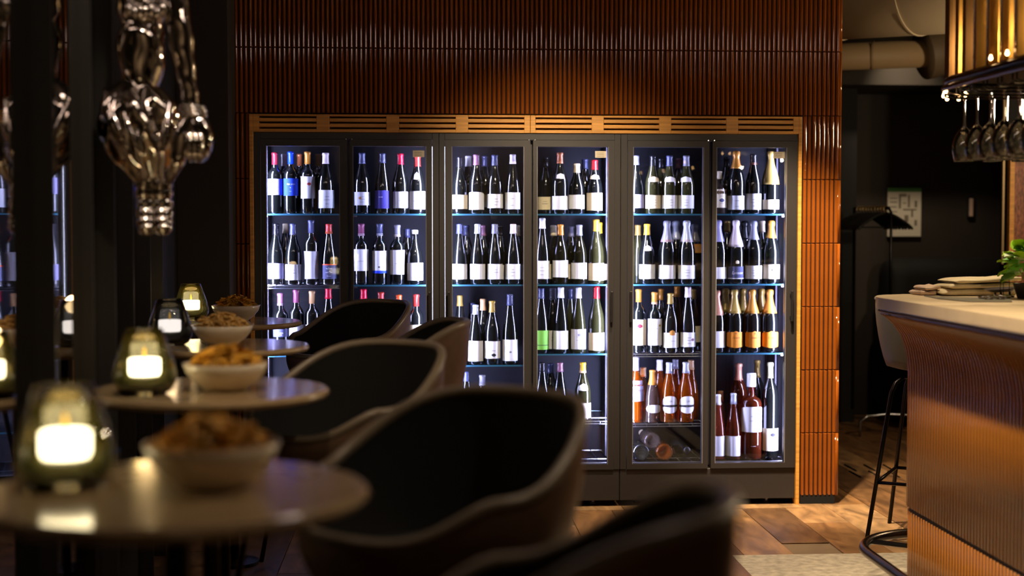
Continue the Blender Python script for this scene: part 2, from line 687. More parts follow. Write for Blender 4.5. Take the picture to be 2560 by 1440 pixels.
for key, (pa, pb, ds) in FR.items():
    x0, x1 = XW(pa) + GAP, min(XW(pb) - GAP, 1.869)
    xm = (x0 + x1) / 2
    cab = empty('wine_cabinet', (xm, W, 0))
    tag(cab, CABLAB[key], 'wine cabinet', 'double door wine cabinets in the tiled wall')

    def cb(name, a, b, y0, y1, z0, z1, mat=FRAME, bev=0.0, parent=None):
        return ob(name, box(a - xm, b - xm, y0 - W, y1 - W, z0, z1, bev, 1), mat, parent or cab)
    # carcass
    cb('side_panel', x0, x0 + 0.022, W + 0.022, YB + 0.03, 0.19, ZT)
    cb('side_panel', x1 - 0.022, x1, W + 0.022, YB + 0.03, 0.19, ZT)
    cb('top_panel', x0 + 0.022, x1 - 0.022, W + 0.022, YB + 0.03, ZDT + 0.003, ZT)
    cb('back_liner', x0 + 0.022, x1 - 0.022, YB, YB + 0.03, 0.19, ZDT, FRAMEI)
    cb('bottom_panel', x0 + 0.022, x1 - 0.022, W + 0.03, YB, 0.19, SHELF[(ds[0], 9)] - 0.012, FRAMEI)
    k0 = 0.032 if key != 'a' else 0.032
    cb('kick_panel', x0, x1, W - 0.004, W + 0.02, k0, 0.186, FRAME, 0.002)
    for fx in (x0 + 0.10, x1 - 0.12, xm):
        f = ob('foot', lathe([(0.02, 0), (0.02, 0.006), (0.012, 0.008), (0.012, 0.19)], 12), STEEL, cab, loc=(fx - xm, 0.09, 0))
    cb('face_stile', x0, XW(DOORS[ds[0]][0]) - 0.0015, W - 0.012, W + 0.02, 0.188, ZT)
    cb('face_stile', min(XW(DOORS[ds[1]][1]), 1.865) + 0.0015, x1, W - 0.012, W + 0.02, 0.188, ZT)
    cb('face_rail', XW(DOORS[ds[0]][0]), min(XW(DOORS[ds[1]][1]), 1.865), W - 0.012, W + 0.02, ZDT + 0.002, ZT)
    # centre divider behind the two doors
    mulx = (XW(DOORS[ds[0]][1]) + XW(DOORS[ds[1]][0])) / 2
    cb('divider', mulx - 0.012, mulx + 0.012, W + 0.03, W + 0.075, 0.19, ZDT, FRAME)
    # doors
    for di, d in enumerate(ds):
        a, b, ga, gb = [min(XW(q), 1.865) for q in DOORS[d]]
        dr = empty('door', (0, 0, 0), 0, cab)
        y0, y1 = W - 0.018, W + 0.024
        bm = bmesh.new()
        bx(bm, a - xm, ga - xm, y0 - W, y1 - W, ZDB, ZDT)
        bx(bm, gb - xm, b - xm, y0 - W, y1 - W, ZDB, ZDT)
        bx(bm, ga - xm, gb - xm, y0 - W, y1 - W, ZGT, ZDT)
        bx(bm, ga - xm, gb - xm, y0 - W, y1 - W, ZDB, ZGB)
        ob('door_frame', bm, FRAME, dr)
        bm = bmesh.new()
        for (p0, p1) in ((ga - 0.001, ga + 0.002), (gb - 0.002, gb + 0.001)):
            bx(bm, p0 - xm, p1 - xm, y0 - W - 0.001, y0 - W + 0.004, ZGB, ZGT)
        ob('gasket', bm, pm('gasket_grey', (120, 118, 124), 0.4), dr)
        ob('pane', box(ga - xm, gb - xm, -0.004, 0.002, ZGB, ZGT), PANE, dr)
        # handle on the outer stile
        hx = (a + ga) / 2 if di == 0 else (b + gb) / 2
        hz0, hz1 = ZW(805, 1300), ZW(728, 1300)
        hb = box(hx - xm - 0.006, hx - xm + 0.006, y0 - W - 0.036, y0 - W - 0.022, hz0, hz1, 0.003, 2)
        for q in (hz0 + 0.02, hz1 - 0.02):
            bx(hb, hx - xm - 0.004, hx - xm + 0.004, y0 - W - 0.024, y0 - W, q - 0.006, q + 0.006)
        ob('handle', hb, pm('handle_black', (30, 28, 28), 0.35), dr)
        # hinge pin caps at the meeting corner
        px = b - 0.008 if di == 0 else a + 0.008
        ob('hinge_cap', lathe([(0.004, 0), (0.004, 0.004)], 10), STEEL, dr, loc=(px - xm, y0 - W + 0.004, ZDT))
        if di == 1:
            sx1, sz1 = gb - 0.008, ZGT - 0.02
            ob('sticker', box(sx1 - 0.056 - xm, sx1 - xm, -0.0052, -0.0042, sz1 - 0.032, sz1), pm('sticker_cream', (214, 200, 176), 0.7), dr)
            st = bmesh.new()
            for q in range(3):
                bx(st, sx1 - 0.048 - xm, sx1 - 0.012 - xm, -0.0054, -0.0051, sz1 - 0.010 - q * 0.008, sz1 - 0.008 - q * 0.008)
            ob('sticker_print', st, pm('print_grey', (120, 116, 112), 0.8), dr)
        # shelves
        sa = (x0 + 0.024) if di == 0 else mulx + 0.004
        sb = mulx - 0.004 if di == 0 else (x1 - 0.024)
        for (dd, k), z in SHELF.items():
            if dd != d:
                continue
            if (dd, k) in WIRE:
                bm = bmesh.new()
                for yy in (YS, YS + 0.12, YB - 0.03):
                    tube([(sa - xm, yy - W, z - 0.004), (sb - xm, yy - W, z - 0.004)], 0.003, 6, bm)
                tube([(sa - xm, YS - W, z - 0.016), (sb - xm, YS - W, z - 0.016)], 0.003, 6, bm)
                nr = 7
                for q in range(nr + 1):
                    xx = sa + 0.006 + (sb - sa - 0.012) * q / nr - xm
                    tube([(xx, YS - W, z - 0.016), (xx, YS - W, z - 0.003), (xx, YB - W - 0.03, z - 0.003)], 0.0022, 5, bm)
                ob('wire_shelf', bm, STEEL, cab)
            else:
                sh = ob('glass_shelf', box(sa - xm, sb - xm, YS - W + 0.002, YB - W - 0.04, z - 0.008, z - 0.0005), SHELFG, cab)
                ob('shelf_edge', box(sa - xm, sb - xm, YS - W - 0.001, YS - W + 0.002, z - 0.008, z - 0.0005), SHELFE, sh)
                br = bmesh.new()
                for q, sg in ((sa, 1), (sb, -1)):
                    bx(br, min(q, q + sg * 0.03) - xm, max(q, q + sg * 0.03) - xm, YS - W + 0.004, YS - W + 0.012, z - 0.016, z - 0.009)
                ob('shelf_bracket', br, STEEL, sh)
        # perforated upright beside the outer wall
        ux = x0 + 0.026 if di == 0 else x1 - 0.034
        u_ = ob('upright', box(ux - xm, ux + 0.008 - xm, YS + 0.20 - W, YS + 0.214 - W, 0.21, ZDT - 0.01), pm('upright_grey', (96, 94, 104), 0.4, 0.6), cab)
        # LED strips in the two front corners
        lx = x0 + 0.030 if di == 0 else x1 - 0.030
        ld = ob('led_strip', box(lx - 0.005 - xm, lx + 0.005 - xm, W + 0.033 - W, W + 0.042 - W, 0.24, ZDT - 0.03), emis('led_diffuser', (214, 220, 255), 6.0), cab)
        al = bpy.data.lights.new('led_light', 'AREA')
        al.shape, al.size, al.size_y = 'RECTANGLE', 0.028, ZDT - 0.30
        al.energy, al.color = 30.0, LEDC
        ao = bpy.data.objects.new('led_light', al)
        COL.objects.link(ao)
        ao.parent = cab
        ao.location = (lx - xm + (0.004 if di == 0 else -0.004), 0.046, (0.24 + ZDT - 0.03) / 2)
        dirv = Vector((0.8 if di == 0 else -0.8, 0.6, 0))
        zax = -dirv.normalized()
        yax = Vector((0, 0, 1))
        xax = yax.cross(zax)
        ao.rotation_euler = Matrix((xax, yax, zax)).transposed().to_euler()

# ================================================================== BOTTLES
PROF = {
    'bdx': (0.0370, [(0.82, 0), (0.97, 0.004), (1, 0.015), (1, 0.60), (0.985, 0.635), (0.92, 0.668), (0.76, 0.703), (0.55, 0.733), (0.43, 0.76), (0.385, 0.80), (0.37, 0.955), (0.42, 0.96), (0.42, 0.99), (0.36, 1.0)], 0.80),
    'bgy': (0.0405, [(0.82, 0), (0.97, 0.004), (1, 0.015), (1, 0.44), (0.975, 0.50), (0.90, 0.57), (0.76, 0.64), (0.60, 0.71), (0.46, 0.78), (0.375, 0.85), (0.345, 0.955), (0.385, 0.96), (0.385, 0.99), (0.33, 1.0)], 0.82),
    'hock': (0.0385, [(0.82, 0), (0.97, 0.004), (1, 0.015), (1, 0.36), (0.97, 0.43), (0.88, 0.52), (0.73, 0.62), (0.57, 0.72), (0.45, 0.81), (0.37, 0.90), (0.35, 0.96), (0.38, 0.965), (0.38, 0.99), (0.33, 1.0)], 0.84),
    'chp': (0.0435, [(0.84, 0), (0.97, 0.004), (1, 0.016), (1, 0.47), (0.97, 0.53), (0.88, 0.60), (0.73, 0.67), (0.57, 0.74), (0.45, 0.80), (0.375, 0.86), (0.345, 0.90), (0.40, 0.915), (0.43, 0.945), (0.40, 0.985), (0.25, 1.0)], 0.70),
    'flask': (0.0530, [(0.90, 0), (0.99, 0.006), (1, 0.015), (1, 0.60), (0.985, 0.645), (0.92, 0.68), (0.75, 0.705), (0.48, 0.725), (0.34, 0.745), (0.30, 0.78), (0.30, 0.84), (0.42, 0.845), (0.42, 0.99), (0.38, 1.0)], 0.80),
    'mag': (0.0500, [(0.84, 0), (0.98, 0.004), (1, 0.012), (1, 0.62), (0.98, 0.66), (0.90, 0.71), (0.72, 0.76), (0.52, 0.80), (0.36, 0.84), (0.31, 0.88), (0.30, 0.96), (0.36, 0.965), (0.36, 0.99), (0.3, 1.0)], 0.82),
}
GLASS = {
    'dark': pm('glass_dark_green', (12, 14, 12), 0.07, coat=0.5, spec=0.7),
    'green': pm('glass_olive', (38, 38, 18), 0.07, coat=0.5, spec=0.7),
    'moss': thin_glass('glass_moss', (120, 122, 78), 1.2, body=0.35, bodyc=(60, 58, 34)),
    'clear': thin_glass('glass_pale', (220, 206, 190), 1.4, body=0.12, bodyc=(200, 170, 150)),
    'rose': thin_glass('glass_rose', (226, 140, 116), 1.2, body=0.34, bodyc=(206, 92, 62)),
    'amber': thin_glass('glass_amber', (240, 164, 90), 1.2, body=0.30, bodyc=(216, 104, 18)),
    'cola': thin_glass('glass_cola', (176, 92, 64), 1.2, body=0.34, bodyc=(150, 62, 30)),
}
COLS = {
    'dark red': (112, 24, 36), 'blue': (12, 60, 215), 'gold': (186, 124, 44), 'copper': (170, 98, 58), 'pink white': (222, 206, 204),
    'slate': (62, 66, 96), 'crimson': (190, 12, 44), 'brick red': (158, 40, 30), 'plum': (120, 60, 88), 'grey': (112, 112, 124),
    'white': (226, 224, 224), 'coral': (206, 62, 56), 'mauve': (126, 84, 102), 'tan': (178, 138, 92), 'orange': (222, 76, 22), 'black': (16, 15, 18),
    'yellow': (214, 164, 34), 'silver': (170, 174, 182), 'cream': (222, 206, 170), 'red': (200, 24, 26), 'olive gold': (160, 132, 62),
    'lilac': (150, 146, 182), 'rose gold': (196, 138, 108), 'indigo': (60, 52, 140), 'green': (112, 176, 58), 'orange label': (218, 132, 22), 'grey white': (206, 204, 206), 'pale green': (206, 204, 150),
}


def capmat(c):
    return pm('capsule_' + c.replace(' ', '_'), COLS[c], 0.33, 0.25 if c in ('gold', 'copper', 'silver', 'olive gold', 'rose gold') else 0.0, coat=0.2)


def labmat(c):
    return pm('paper_' + c.replace(' ', '_'), COLS[c], 0.75)


def interp(pts, z):
    for (r0, z0), (r1, z1) in zip(pts, pts[1:]):
        if z0 <= z <= z1:
            return r0 + (r1 - r0) * (z - z0) / max(1e-9, z1 - z0)
    return pts[-1][0] if z > pts[-1][1] else pts[0][0]


def band(pts, a0, a1, z0, z1, eps, nc=12, nr=2, top=None, bot=None, bm=None):
    """Patch wrapped round the front of a bottle between angles a0..a1 (degrees, 0 = front) and heights z0..z1."""
    bm = bm or bmesh.new()
    g = []
    for j in range(nr + 1):
        row = []
        for i in range(nc + 1):
            s = i / nc
            a = R(a0 + (a1 - a0) * s)
            zt_ = z1 + (top(s) if top else 0)
            zb_ = z0 + (bot(s) if bot else 0)
            z = zb_ + (zt_ - zb_) * j / nr
            r = interp(pts, z) + eps
            row.append(bm.verts.new((r * math.sin(a), -r * math.cos(a), z)))
        g.append(row)
    for j in range(nr):
        for i in range(nc):
            bm.faces.new((g[j][i], g[j][i + 1], g[j + 1][i + 1], g[j + 1][i]))
    return bm


def wrap_text(parent, text, pts, a, zc, size, mat, eps=0.0011, shear=0.0):
    cu = bpy.data.curves.new('text', 'FONT')
    cu.body = text
    cu.size = size
    cu.align_x = 'CENTER'
    cu.align_y = 'CENTER'
    cu.shear = shear
    cu.resolution_u = 2
    t = bpy.data.objects.new('text', cu)
    COL.objects.link(t)
    dg = bpy.context.evaluated_depsgraph_get()
    me = bpy.data.meshes.new_from_object(t.evaluated_get(dg))
    bpy.data.objects.remove(t)
    for v in me.vertices:
        z = zc + v.co.y
        r = interp(pts, z) + eps
        an = R(a) + v.co.x / r
        v.co = (r * math.sin(an), -r * math.cos(an), z)
    me.materials.clear()
    me.materials.append(mat)
    return ob('lettering', me, parent=parent)


INK = pm('ink_dark', (46, 44, 50), 0.8)
INKL = pm('ink_grey', (128, 126, 132), 0.8)
INKW = pm('ink_white', (232, 230, 236), 0.6)
SHAPE = {'bdx': 'square-shouldered', 'bgy': 'slope-shouldered', 'hock': 'slender', 'chp': 'foil-necked', 'flask': 'broad flat-shouldered', 'mag': 'tall magnum'}
GL = {'dark': 'dark', 'green': 'olive', 'moss': 'greenish', 'clear': 'pale', 'rose': 'rose', 'amber': 'amber', 'cola': 'reddish brown'}
SHN = {1: 'top', 2: 'second', 3: 'third', 4: 'fourth', 9: 'bottom'}
STANDING = []


def bottle(door, shelf, px, top, typ, cap, lab, lt=None, lb=None, glass='dark', row=0, shape=None, neck=None, marks=True, text=None, yaw=None, capf=None, rings=None, r=None, motif=None, band2=None, extra=''):
    Y = YS + (0.062 if row == 0 else 0.062 + 0.098 * row)
    if typ in ('flask', 'mag'):
        Y += 0.012
    zs_ = SHELF[(door, shelf)]
    P0 = PY(px, top, Y)
    h = P0.z - zs_
    r0, prof, cf = PROF[typ]
    r = r or r0
    cf = capf if capf is not None else cf
    pts = [(a * r, b * h) for a, b in prof]
    o = ob('wine_bottle', lathe([(0, 0.004)] + pts + [(0, h)], 24), GLASS[glass], smooth=True)
    o.location = (P0.x, Y, zs_ - 0.0004)
    STANDING.append((o, r, door, shelf, row))
    yaw = random.uniform(-14, 14) if yaw is None else yaw
    face = -math.degrees(math.atan2(P0.x, Y)) * 0 + yaw
    # capsule
    cp = [(interp(pts, cf * h) + 0.0010, cf * h)] + [(a + 0.0010, b) for a, b in pts if b > cf * h + 0.001]
    co_ = ob('capsule', lathe([(0, cf * h)] + cp + [(0, h + 0.0012)], 20), capmat(cap), o, smooth=True)
    if rings:
        for q in range(2):
            z = cf * h + 0.003 + q * 0.006
            rr = interp(pts, z) + 0.0016
            ob('capsule_ring', tube([(rr * math.cos(t * math.pi / 8), rr * math.sin(t * math.pi / 8), z) for t in range(16)], 0.0011, 5, closed=True), capmat(rings), co_)
    if lab:
        lz0, lz1 = PY(px, lb, Y - r * 0.8).z - zs_, PY(px, lt, Y - r * 0.8).z - zs_
        tp = bt = None
        hw = 76
        if shape == 'arch':
            tp = lambda s: -0.010 * (2 * s - 1) ** 4
        if shape == 'round':
            hw = 68
            hh = (lz1 - lz0) / 2
            tp = lambda s: -hh * (1 - math.sqrt(max(0.0, 1 - (2 * s - 1) ** 2)) ** 0.8)
            bt = lambda s: hh * (1 - math.sqrt(max(0.0, 1 - (2 * s - 1) ** 2)) ** 0.8)
        if shape == 'shield':
            hw = 68
            tp = lambda s: 0.006 * max(0, 1 - abs(2 * s - 1) * 4) - 0.006 * max(0, (abs(2 * s - 1) - 0.8) * 5)
            bt = lambda s: -0.005 * max(0, 1 - abs(2 * s - 1) * 1.2) + 0.004 * max(0, (abs(2 * s - 1) - 0.8) * 5)
        lo = ob('label', band(pts, face - hw, face + hw, lz0, lz1, 0.0005, 16, 3, tp, bt), labmat(lab), o, smooth=True)
        H_ = lz1 - lz0
        if marks:
            bm = bmesh.new()
            for zf, wd in ((0.62, 30), (0.44, 42), (0.22, 26)):
                if random.random() < 0.8:
                    z = lz0 + H_ * zf
                    band(pts, face - wd / 2, face + wd / 2, z, z + 0.0016 + 0.0012 * random.random(), 0.0009, 6, 1, bm=bm)
            if len(bm.faces):
                ob('label_print', bm, INKL if lab not in ('blue', 'indigo', 'slate', 'black') else INKW, lo)
        if motif:
            mc, zf, ang, sz = motif
            z = lz0 + H_ * zf
            ob('label_motif', band(pts, face + ang - 12 * sz, face + ang + 12 * sz, z - 0.006 * sz, z + 0.006 * sz, 0.001, 8, 2,
                                   lambda s: -0.005 * sz * (2 * s - 1) ** 2, lambda s: 0.005 * sz * (2 * s - 1) ** 2), labmat(mc), lo)
        if band2:
            bc, f0, f1 = band2
            ob('label_band', band(pts, face - hw + 1, face + hw - 1, lz0 + H_ * f0, lz0 + H_ * f1, 0.0008, 16, 1), labmat(bc), lo)
        if text:
            for (s_, zf, size, ang, mt, sh_) in text:
                wrap_text(lo, s_, pts, face + ang, lz0 + H_ * zf, size, mt, shear=sh_)
    if neck:
        nt_, nb_, nc_, nw = neck
        z0, z1 = PY(px, nb_, Y - r * 0.5).z - zs_, PY(px, nt_, Y - r * 0.5).z - zs_
        hh = (z1 - z0) * 0.3
        ob('shoulder_label', band(pts, face - nw, face + nw, z0, z1, 0.0007, 12, 4, lambda s: -hh * abs(2 * s - 1), lambda s: hh * 0.2 * abs(2 * s - 1)), labmat(nc_), o, smooth=True)
    lb_txt = f"{GL[glass]} {SHAPE[typ]} bottle"
    lb_txt += f", {cap} top"
    if lab:
        lb_txt += f", {lab.replace(' label', '')} {'round ' if shape == 'round' else ''}label"
    if extra:
        lb_txt += ' ' + extra
    if row:
        lb_txt += ", back row"
    lb_txt += f", {SHN[shelf]} shelf, {DOORNAME[door]} door from pillar"
    if len(lb_txt.split()) > 16:
        lb_txt = lb_txt.split(' ', 1)[1]
    tag(o, lb_txt, 'bottle', f"bottles on the {SHN[shelf]} shelf behind the {DOORNAME[door]} door")
    return o


B = bottle
# ---- door 1 / 2
B(1, 1, 687, 381, 'bdx', 'dark red', 'lilac', 447, 487)
B(1, 1, 727, 379, 'bdx', 'blue', 'blue', 446, 489, marks=False, yaw=0, text=[('KA SAN', 0.66, 0.011, 4, INKW, 0), ('V', 0.46, 0.008, 0, INKW, 0), ('---', 0.26, 0.010, 0, INKW, 0)])
B(1, 1, 769, 379, 'bdx', 'gold', 'grey white', 441, 496, yaw=0, marks=False, motif=('brick red', 0.66, 14, 1.3))
B(1, 1, 814, 382, 'bgy', 'pink white', 'grey white', 475, 520)
B(1, 1, 711, 385, 'bdx', 'white', None, row=1)
B(1, 1, 750, 385, 'bdx', 'copper', None, row=1)
B(1, 1, 796, 385, 'bdx', 'tan', None, row=1)
B(2, 1, 905, 382, 'bgy', 'slate', 'grey white', 480, 513, motif=('gold', 0.55, -14, 0.9), yaw=0)
B(2, 1, 956, 383, 'hock', 'slate', 'indigo', 476, 521)
B(2, 1, 1001, 384, 'bgy', 'crimson', 'grey white', 479, 520)
B(2, 1, 1043, 390, 'bgy', 'brick red', 'grey white', 478, 523, neck=(430, 449, 'white', 24))
B(1, 2, 690, 559, 'bgy', 'black', 'lilac', 658, 697)
B(1, 2, 732, 559, 'bgy', 'slate', 'grey white', 661, 700, yaw=0, text=[('~-~--~', 0.45, 0.012, 0, INK, 0.3)])
B(1, 2, 778, 550, 'bdx', 'slate', 'grey white', 628, 697, marks=False)
B(1, 2, 822, 560, 'hock', 'coral', 'slate', 660, 697, rings='gold', marks=False, band2=('orange', 0.93, 1.0), yaw=0, text=[('~/-~', 0.70, 0.017, 0, INKW, 0.3), ('-~*~', 0.45, 0.017, 0, INKW, 0.3), ('~--', 0.2, 0.017, 0, INKW, 0.3)])
B(1, 2, 714, 559, 'hock', 'cream', None, row=1)
B(2, 2, 903, 559, 'bdx', 'plum', 'grey white', 623, 677, rings='white')
B(2, 2, 949, 559, 'bdx', 'slate', 'white', 627, 683, band2=('blue', 0.0, 0.12), rings='white', motif=('black', 0.28, -4, 0.7), yaw=0, marks=False)
B(2, 2, 993, 562, 'bdx', 'grey', 'grey white', 625, 686, rings='cream')
B(2, 2, 1037, 575, 'bgy', 'white', 'grey white', 657, 701, capf=0.93)
B(2, 2, 1017, 572, 'hock', 'slate', None, row=1)
B(1, 3, 701, 733, 'bdx', 'mauve', 'slate', 822, 842, rings='silver')
B(1, 3, 741, 724, 'bdx', 'plum', 'grey white', 812, 860)
B(1, 3, 780, 727, 'bdx', 'tan', 'grey white', 812, 860)
B(1, 3, 821, 720, 'hock', 'crimson', 'white', 830, 870)
B(2, 3, 909, 722, 'hock', 'crimson', 'white', 830, 870)
B(2, 3, 952, 730, 'bgy', 'brick red', 'white', 830, 870)
B(2, 3, 997, 737, 'hock', 'orange', 'white', 830, 870)
B(2, 3, 1040, 736, 'bdx', 'brick red', 'cream', 812, 860)
# ---- door 3 / 4
B(3, 1, 1150, 392, 'bgy', 'black', 'cream', 487, 522)
B(3, 1, 1190, 386, 'bgy', 'mauve', 'white', 480, 524, shape='arch', marks=False)
B(3, 1, 1237, 387, 'bgy', 'slate', 'white', 485, 520)
B(3, 1, 1282, 386, 'hock', 'pink white', 'white', 481, 523)
B(3, 1, 1172, 390, 'bgy', 'white', None, row=1)
B(3, 1, 1212, 390, 'bgy', 'slate', 'cream', 487, 518, row=1)
B(4, 1, 1400, 381, 'bgy', 'copper', 'white', 490, 524, neck=(433, 447, 'white', 34), marks=False)
B(4, 1, 1442, 409, 'bgy', 'cream', 'white', 487, 522, marks=False)
B(4, 1, 1486, 400, 'bgy', 'red', 'cream', 482, 526, neck=(436, 448, 'cream', 52), motif=('copper', 0.72, -6, 0.7), yaw=0)
B(4, 1, 1364, 392, 'bgy', 'black', 'cream', 492, 524, row=1)
B(4, 1, 1462, 398, 'bgy', 'slate', None, row=1)
for k, px in enumerate((1149, 1194, 1237, 1283)):
    B(3, 2, px, 560, 'hock', ('slate', 'silver', 'grey', 'pink white')[k], 'white', 660, 698, marks=(k > 1))
for k, px in enumerate((1166, 1208, 1250, 1292)):
    B(3, 2, px, 563, 'bgy', ('slate', 'mauve', 'black', 'cream')[k], 'grey white' if k > 1 else None, 662, 698, row=1)
B(4, 2, 1356, 545, 'hock', 'white', 'white', 652, 697)
B(4, 2, 1401, 561, 'bgy', 'gold', 'white', 651, 693, glass='moss', marks=False)
B(4, 2, 1448, 562, 'bgy', 'grey', 'white', 657, 697, glass='moss', marks=False)
B(4, 2, 1490, 549, 'bgy', 'yellow', 'cream', 658, 701, glass='green', motif=('orange', 0.55, 0, 0.5), yaw=0)
B(4, 2, 1384, 563, 'bgy', 'cream', 'cream', 660, 697, glass='moss', row=1)
B(4, 2, 1428, 566, 'bgy', 'grey', 'cream', 660, 697, glass='moss', row=1)
B(4, 2, 1498, 556, 'bgy', 'yellow', 'cream', 660, 700, glass='moss', row=1)
B(3, 3, 1150, 738, 'hock', 'olive gold', 'white', 803, 830, row=1, shape='round', marks=False, motif=('grey', 0.5, 0, 0.6))
B(3, 3, 1190, 762, 'hock', 'silver', 'white', 852, 903, marks=False)
B(3, 3, 1230, 752, 'bgy', 'olive gold', 'white', 853, 896, motif=('black', 0.2, 8, 1.4), yaw=0)
B(3, 3, 1275, 735, 'hock', 'slate', 'white', 849, 902, motif=('grey', 0.42, 0, 0.8), yaw=0, marks=False)
B(3, 3, 1180, 757, 'bgy', 'slate', None, row=2)
B(3, 3, 1208, 747, 'bgy', 'tan', None, row=1)
B(4, 3, 1353, 720, 'hock', 'slate', 'green', 826, 874, band2=('black', 0.22, 0.25), marks=False)
B(4, 3, 1402, 718, 'hock', 'white', 'white', 827, 873, marks=False)
B(4, 3, 1446, 719, 'hock', 'white', 'grey white', 823, 873, glass='green', motif=('grey', 0.72, 4, 1.2), yaw=0)
B(4, 3, 1491, 716, 'bgy', 'red', 'cream', 832, 876, glass='green', motif=('crimson', 0.6, 6, 0.45), yaw=0)
B(4, 3, 1382, 720, 'bgy', 'grey', 'grey white', 826, 872, row=1)
B(4, 3, 1426, 722, 'hock', 'slate', None, row=1, glass='green')
B(3, 4, 1166, 929, 'hock', 'slate', None)
B(3, 4, 1206, 937, 'bdx', 'grey', None, rings='white')
B(4, 4, 1355, 906, 'hock', 'black', None)
t = B(4, 4, 1400, 906, 'hock', 'mauve', None)
_pts = [(a * 0.0385, b * (PY(1400, 906, YS + 0.062).z - SHELF[(4, 4)])) for a, b in PROF['hock'][1]]
wrap_text(t, 'TS WEZA', _pts, 0, 0.103, 0.016, INKW)
wrap_text(t, '--------', _pts, 0, 0.088, 0.010, INKW)
B(4, 4, 1457, 906, 'bgy', 'yellow', 'cream', 1008, 1045, glass='green', rings='white', neck=(958, 976, 'white', 36), yaw=0)
B(4, 4, 1376, 908, 'bgy', 'slate', None, row=1)
# ---- door 5 / 6
B(5, 1, 1591, 389, 'hock', 'grey', 'lilac', 486, 520)
for k, px in enumerate((1632, 1674, 1716)):
    B(5, 1, px, 389, 'bgy', ('black', 'slate', 'grey')[k], 'white' if k else 'cream', 488, 521, glass='green', neck=(441, 455, 'cream' if k == 0 else 'white', 48))
B(5, 1, 1652, 396, 'bgy', 'black', None, row=1, glass='green')
B(5, 1, 1697, 396, 'bgy', 'mauve', None, row=1, glass='green')
B(6, 1, 1800, 428, 'bgy', 'cream', 'cream', 473, 519, glass='clear', motif=('slate', 0.4, 0, 1.6), yaw=10)
B(6, 1, 1840, 377, 'chp', 'gold', 'white', 489, 524, capf=0.72, yaw=-6)
B(6, 1, 1883, 385, 'bgy', 'black', 'white', 484, 524, rings='copper')
B(6, 1, 1926, 378, 'chp', 'olive gold', 'cream', 499, 523, capf=0.47, yaw=0, marks=False, text=[('----------', 0.6, 0.010, 0, INK, 0)])
B(6, 1, 1817, 392, 'bgy', 'black', 'lilac', 490, 522, row=1)
B(5, 2, 1618, 560, 'bgy', 'yellow', 'white', 661, 697, neck=(613, 627, 'white', 30))
B(5, 2, 1668, 551, 'chp', 'grey', 'white', 663, 697, rings='copper', capf=0.66, marks=False)
B(5, 2, 1717, 551, 'chp', 'silver', 'white', 663, 697, rings='copper', capf=0.66)
B(5, 2, 1595, 562, 'bgy', 'olive gold', None, row=1, glass='green')
B(5, 2, 1690, 552, 'chp', 'silver', None, row=1)
B(5, 2, 1737, 560, 'chp', 'grey', 'gold', 610, 632, row=1)
B(6, 2, 1799, 550, 'chp', 'lilac', 'white', 668, 697, capf=0.66, marks=False)
B(6, 2, 1840, 550, 'chp', 'pink white', 'slate', 666, 697, capf=0.58, rings='black', marks=False, yaw=0, neck=(650, 659, 'cream', 12), band2=('grey white', 0.0, 0.07), text=[('Lanson', 0.48, 0.021, 0, INKW, 0.4)])
B(6, 2, 1883, 552, 'chp', 'grey', 'white', 664, 697, capf=0.70)
B(6, 2, 1925, 551, 'chp', 'gold', 'cream', 661, 697, capf=0.72, motif=('black', 0.62, -6, 0.6), yaw=0)
B(6, 2, 1818, 552, 'bgy', 'olive gold', None, row=1)
B(6, 2, 1862, 552, 'chp', 'black', None, row=1)
B(6, 2, 1905, 552, 'bgy', 'cream', None, row=1)
B(5, 3, 1597, 723, 'bdx', 'gold', 'cream', 799, 863, motif=('dark red', 0.75, 0, 1.8), yaw=0)
B(5, 3, 1637, 730, 'bdx', 'gold', 'white', 797, 863, rings='cream', motif=('olive gold', 0.75, 36, 0.9), yaw=0)
B(5, 3, 1676, 733, 'bgy', 'olive gold', 'white', 832, 869, neck=(824, 838, 'gold', 20), yaw=4)
B(5, 3, 1720, 717, 'hock', 'pink white', 'white', 831, 867, motif=('mauve', 0.5, 30, 1.2), yaw=0)
B(5, 3, 1652, 722, 'bgy', 'gold', None, row=1)
B(5, 3, 1693, 716, 'hock', 'gold', None, row=1)
B(5, 3, 1733, 722, 'hock', 'olive gold', 'cream', 815, 855, row=1)
B(6, 3, 1792, 725, 'chp', 'rose gold', 'white', 828, 869, capf=0.60, marks=False)
for k, px in enumerate((1836, 1881, 1923)):
    B(6, 3, px, 723, 'chp', 'olive gold' if k == 0 else 'gold', 'orange label', 830, 867, capf=0.62, shape='shield', yaw=0 if k != 1 else 8, marks=False, motif=('dark red', 0.90, 0, 0.4),
      text=[('Canard', 0.62, 0.0125, 0, pm('ink_brown', (120, 52, 16), 0.8), 0.3), ('- - - - -', 0.38, 0.008, 0, pm('ink_brown', (120, 52, 16), 0.8), 0)])
for k, px in enumerate((1814, 1858, 1903)):
    B(6, 3, px, 721, 'chp', 'olive gold', 'gold' if k == 1 else None, 832, 866, row=1, glass='moss' if k < 2 else 'dark', capf=0.62)
B(5, 4, 1594, 893, 'bgy', 'lilac', 'lilac', 952, 1003, glass='amber', capf=0.80)
B(5, 4, 1632, 925, 'bgy', 'gold', 'white', 1012, 1032, glass='clear', shape='round', marks=False, capf=0.72)
lab_h = [('|:|A', 0.70, 0.013, 2, INK, 0), ('---', 0.43, 0.010, -6, INKW, 0)]
B(5, 4, 1671, 906, 'bgy', 'silver', 'white', 990, 1033, glass='amber', shape='round', band2=('black', 0.36, 0.49), text=lab_h, marks=False, yaw=0, rings='grey')
B(5, 4, 1712, 905, 'bgy', 'silver', 'white', 990, 1033, glass='amber', shape='round', band2=('black', 0.36, 0.49), text=lab_h, marks=False, yaw=6, rings='grey',)
